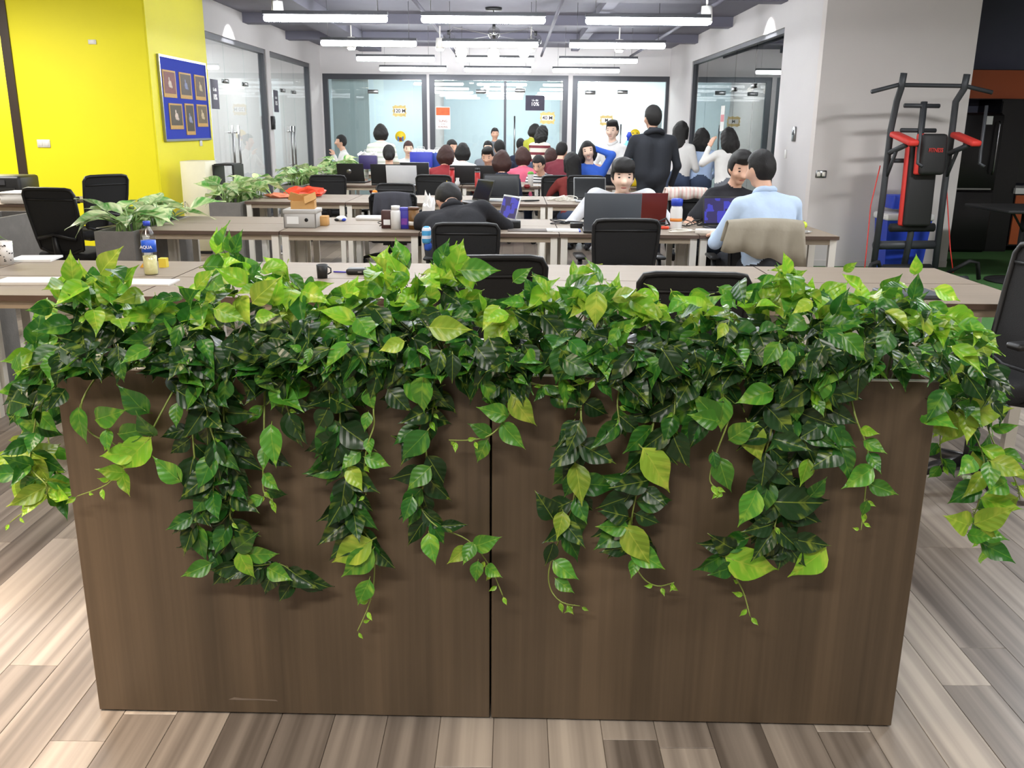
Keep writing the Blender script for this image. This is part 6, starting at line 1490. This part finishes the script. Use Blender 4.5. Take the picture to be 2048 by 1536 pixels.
# jackets on chairs
def jacket(px, py, Y, wd, ht, label, mat, mat2=None, tilt=0, seed=1, th=.09, zt=None):
    """cloth hung over a chair back: folded sheet with wavy hem"""
    p = aY(px, py, Y); t = thing('jacket', label, 'jacket', p, 0); r = random.Random(seed); mb = MB(); n = 22; vs = []
    prof = [(-1.0, -.9), (-.6, -.95), (-.25, -1), (-.04, -.85), (.02, -.2), (.02, .2), (-.05, .8), (-.3, .95), (-.7, 1)]
    for j, (z, y) in enumerate(prof):
        for i in range(n + 1):
            u = i / n * 2 - 1; fl_ = 1 + .16 * max(0, -z)
            zz = z * ht * (1 + tilt * u * .35 + .05 * math.sin(u * 9 + seed)) - .06 * u * u * ht
            vs.append((u * wd / 2 * fl_, y * th / 2 + .018 * math.sin(u * 11 + seed * 2 + j * .5) * max(0, -z) - .0, zz))
    mb.add(vs, [(j * (n + 1) + i, j * (n + 1) + i + 1, (j + 1) * (n + 1) + i + 1, (j + 1) * (n + 1) + i) for j in range(len(prof) - 1) for i in range(n)], 0, True)
    o = mb.build('cloth', mat, t); md = o.modifiers.new('thick', 'SOLIDIFY'); md.thickness = .008
    if mat2:
        m2 = MB(); z0 = -ht * .62
        m2.rbox((0, .0, z0 - .1), (wd * .9, th * 1.15, .36), .03, 2); m2.build('lining', mat2, t)
    return t
jacket(1530, 440, 6.14, .50, .25, 'beige grey jacket hung over the chair of the man in the pale blue shirt', clothmat('cloth_beige', '#a49c8b'), None, .75, 3, .10)
jacket(785, 384, 8.98, .34, .26, 'dark grey jacket hung over a chair in front of the brown box', clothmat('cloth_charcoal', '#3d3d44'), None, .1, 5, .12)
jacket(1372, 376, 8.05, .36, .09, 'white and pink patterned jacket hung over the chair behind the white bottle', clothmat('cloth_pinkcheck', '#e8dcd2', '#e2c0b6', 30, 0), None, -.3, 8, .12)
p = aZ(866, 470, .62)
t = thing('scarf', 'blue patterned cloth tied at the sleeping man\'s waist', 'cloth', aY(853, 470, 6.45)); MB().rbox((0, 0, 0), (.06, .10, .12), .02, 2).build('cloth', clothmat('cloth_sky', '#4a9fd0', '#e8e8f0', 18), t); MB().rbox((.01, 0, -.08), (.05, .08, .06), .02, 2).build('hem', clothmat('cloth_sky_hem', '#2f57b8'), t)
# back of the crowd: gift bags, white frame, water dispenser
def bag(px, py, w_, h_, Y, label, mat):
    p = aY(px, py, Y); t = thing('gift_bag', label, 'bag', p)
    MB().rbox((0, 0, h_ / 2), (w_, .16, h_), .006, 1).build('body', mat, t); MB().tube([(-w_ * .2, -.06, h_), (-w_ * .15, -.06, h_ + .08), (w_ * .15, -.06, h_ + .08), (w_ * .2, -.06, h_)], .005, 5).build('handle', M_white, t)
    mb = MB(); r = random.Random(int(px))
    for k in range(7): mb.box((r.uniform(-w_ * .4, w_ * .4), r.uniform(-.05, .05), h_ + .01), (.08, .06, .05), (r.uniform(-1, 1), r.uniform(-1, 1), 0))
    mb.build('tissue_paper', M_paper, t)
bag(843, 334, .36, .24, 15.3, 'blue gift bag with white tissue, left one in the crowd', pm('bag_blue_violet', '#3a44b8', .5, var=.15)); bag(876, 334, .26, .23, 15.5, 'blue gift bag with white tissue, right one in the crowd', pm('bag_blue', '#2c4a9e', .5, var=.15))
bag(737, 338, .26, .20, 14.0, 'dark violet box bag beside the coral top', pm('bag_violet', '#3b3366', .5, var=.2))
p = aY(808, 340, 14.2); t = thing('display_frame', 'white frame stand with hanging cloths in front of the hidden woman', 'stand', (p[0], 14.2, .75))
for s in (-1, 1): MB().b2((s * .13 - .012, -.012, 0), (s * .13 + .012, .012, .20)).build('post', M_white, t)
MB().b2((-.17, -.02, .20), (.17, .02, .235)).build('rail', M_apron, t)
for k in range(3): MB().rbox((-.08 + k * .08, -.015, .1), (.06, .02, .18), .008, 1, (0, .15 * (k - 1), 0)).build('cloth_strip', M_paper, t)
p = aY(1256, 330, 13.4); t = thing('water_dispenser', 'water dispenser with a pale blue jug beside the man in the dark jacket', 'dispenser', (p[0], 13.4, 0))
MB().rbox((0, 0, .46), (.31, .31, .92), .02, 2).build('body', M_white, t); MB().lathe([(0, .92), (.05, .92), (.06, .96), (.13, 1.0), (.135, 1.18), (.13, 1.2), (.135, 1.24), (.12, 1.28), (.06, 1.30), (.05, 1.34), (0, 1.34)], n=18).build('jug', pm('jug_blue', '#7fbfe0', .2), t)
MB().lathe([(0, 1.34), (.03, 1.34), (.03, 1.38), (.045, 1.40), (.02, 1.46), (0, 1.46)], n=12).build('pump_cap', M_blue, t); MB().b2((-.08, -.165, .62), (.08, -.156, .8)).build('tap_panel', M_black, t)
p = aY(1262, 352, 12.6); t = thing('snack_bag', 'yellow snack bags piled on the table left of the dark jacket', 'bag', (p[0], 12.6, .75)); MB().rbox((0, 0, .07), (.2, .1, .14), .03, 2).build('body', M_lime, t); MB().rbox((.02, .0, .16), (.16, .1, .07), .03, 2).build('upper_bag', M_orange, t)
# desk goods at far left
p = aZ(25, 418, .75); t = thing('document_box', 'white flat box on the desk at the left picture edge', 'box', (p[0] - .12, 9.0, .75)); MB().rbox((0, 0, .05), (.5, .3, .09), .006, 1).build('body', M_white, t); MB().rbox((0, 0, .105), (.51, .31, .02), .004, 1).build('lid', M_white, t)
p = aY(22, 392, 9.5); t = thing('printer', 'black printer on the desk below the brown frame', 'printer', (p[0] - .06, 9.55, .75)); MB().rbox((0, 0, .12), (.5, .4, .24), .03, 2).build('body', M_black, t); MB().b2((-.2, -.215, .05), (.2, -.2, .12)).build('paper_slot', M_blackmat, t); MB().b2((-.1, -.206, .15), (.1, -.2005, .2)).build('screen', M_frame, t)
p = aZ(165, 404, .75); t = thing('stapler', 'small black stapler on the desk beside the padded chair', 'stapler', (p[0], 9.0, .75), .4); MB().rbox((0, 0, .012), (.14, .035, .02), .004, 1).build('base', M_black, t); MB().rbox((0, 0, .045), (.14, .03, .03), .01, 2, (0, -.12, 0)).build('arm', M_black, t)
p = aZ(572, 508, 0); t = thing('shoe', 'grey and white sneaker standing on the floor under the second row', 'shoe', (p[0], p[1], 0), .5); MB().rbox((0, 0, .012), (.26, .095, .024), .01, 2).build('sole', M_white, t); MB().ell((.04, 0, .04), (.09, .042, .04), 12).ell((-.06, 0, .055), (.065, .042, .055), 12).build('upper', pm('shoe_grey', '#8a8a8c', .8), t)
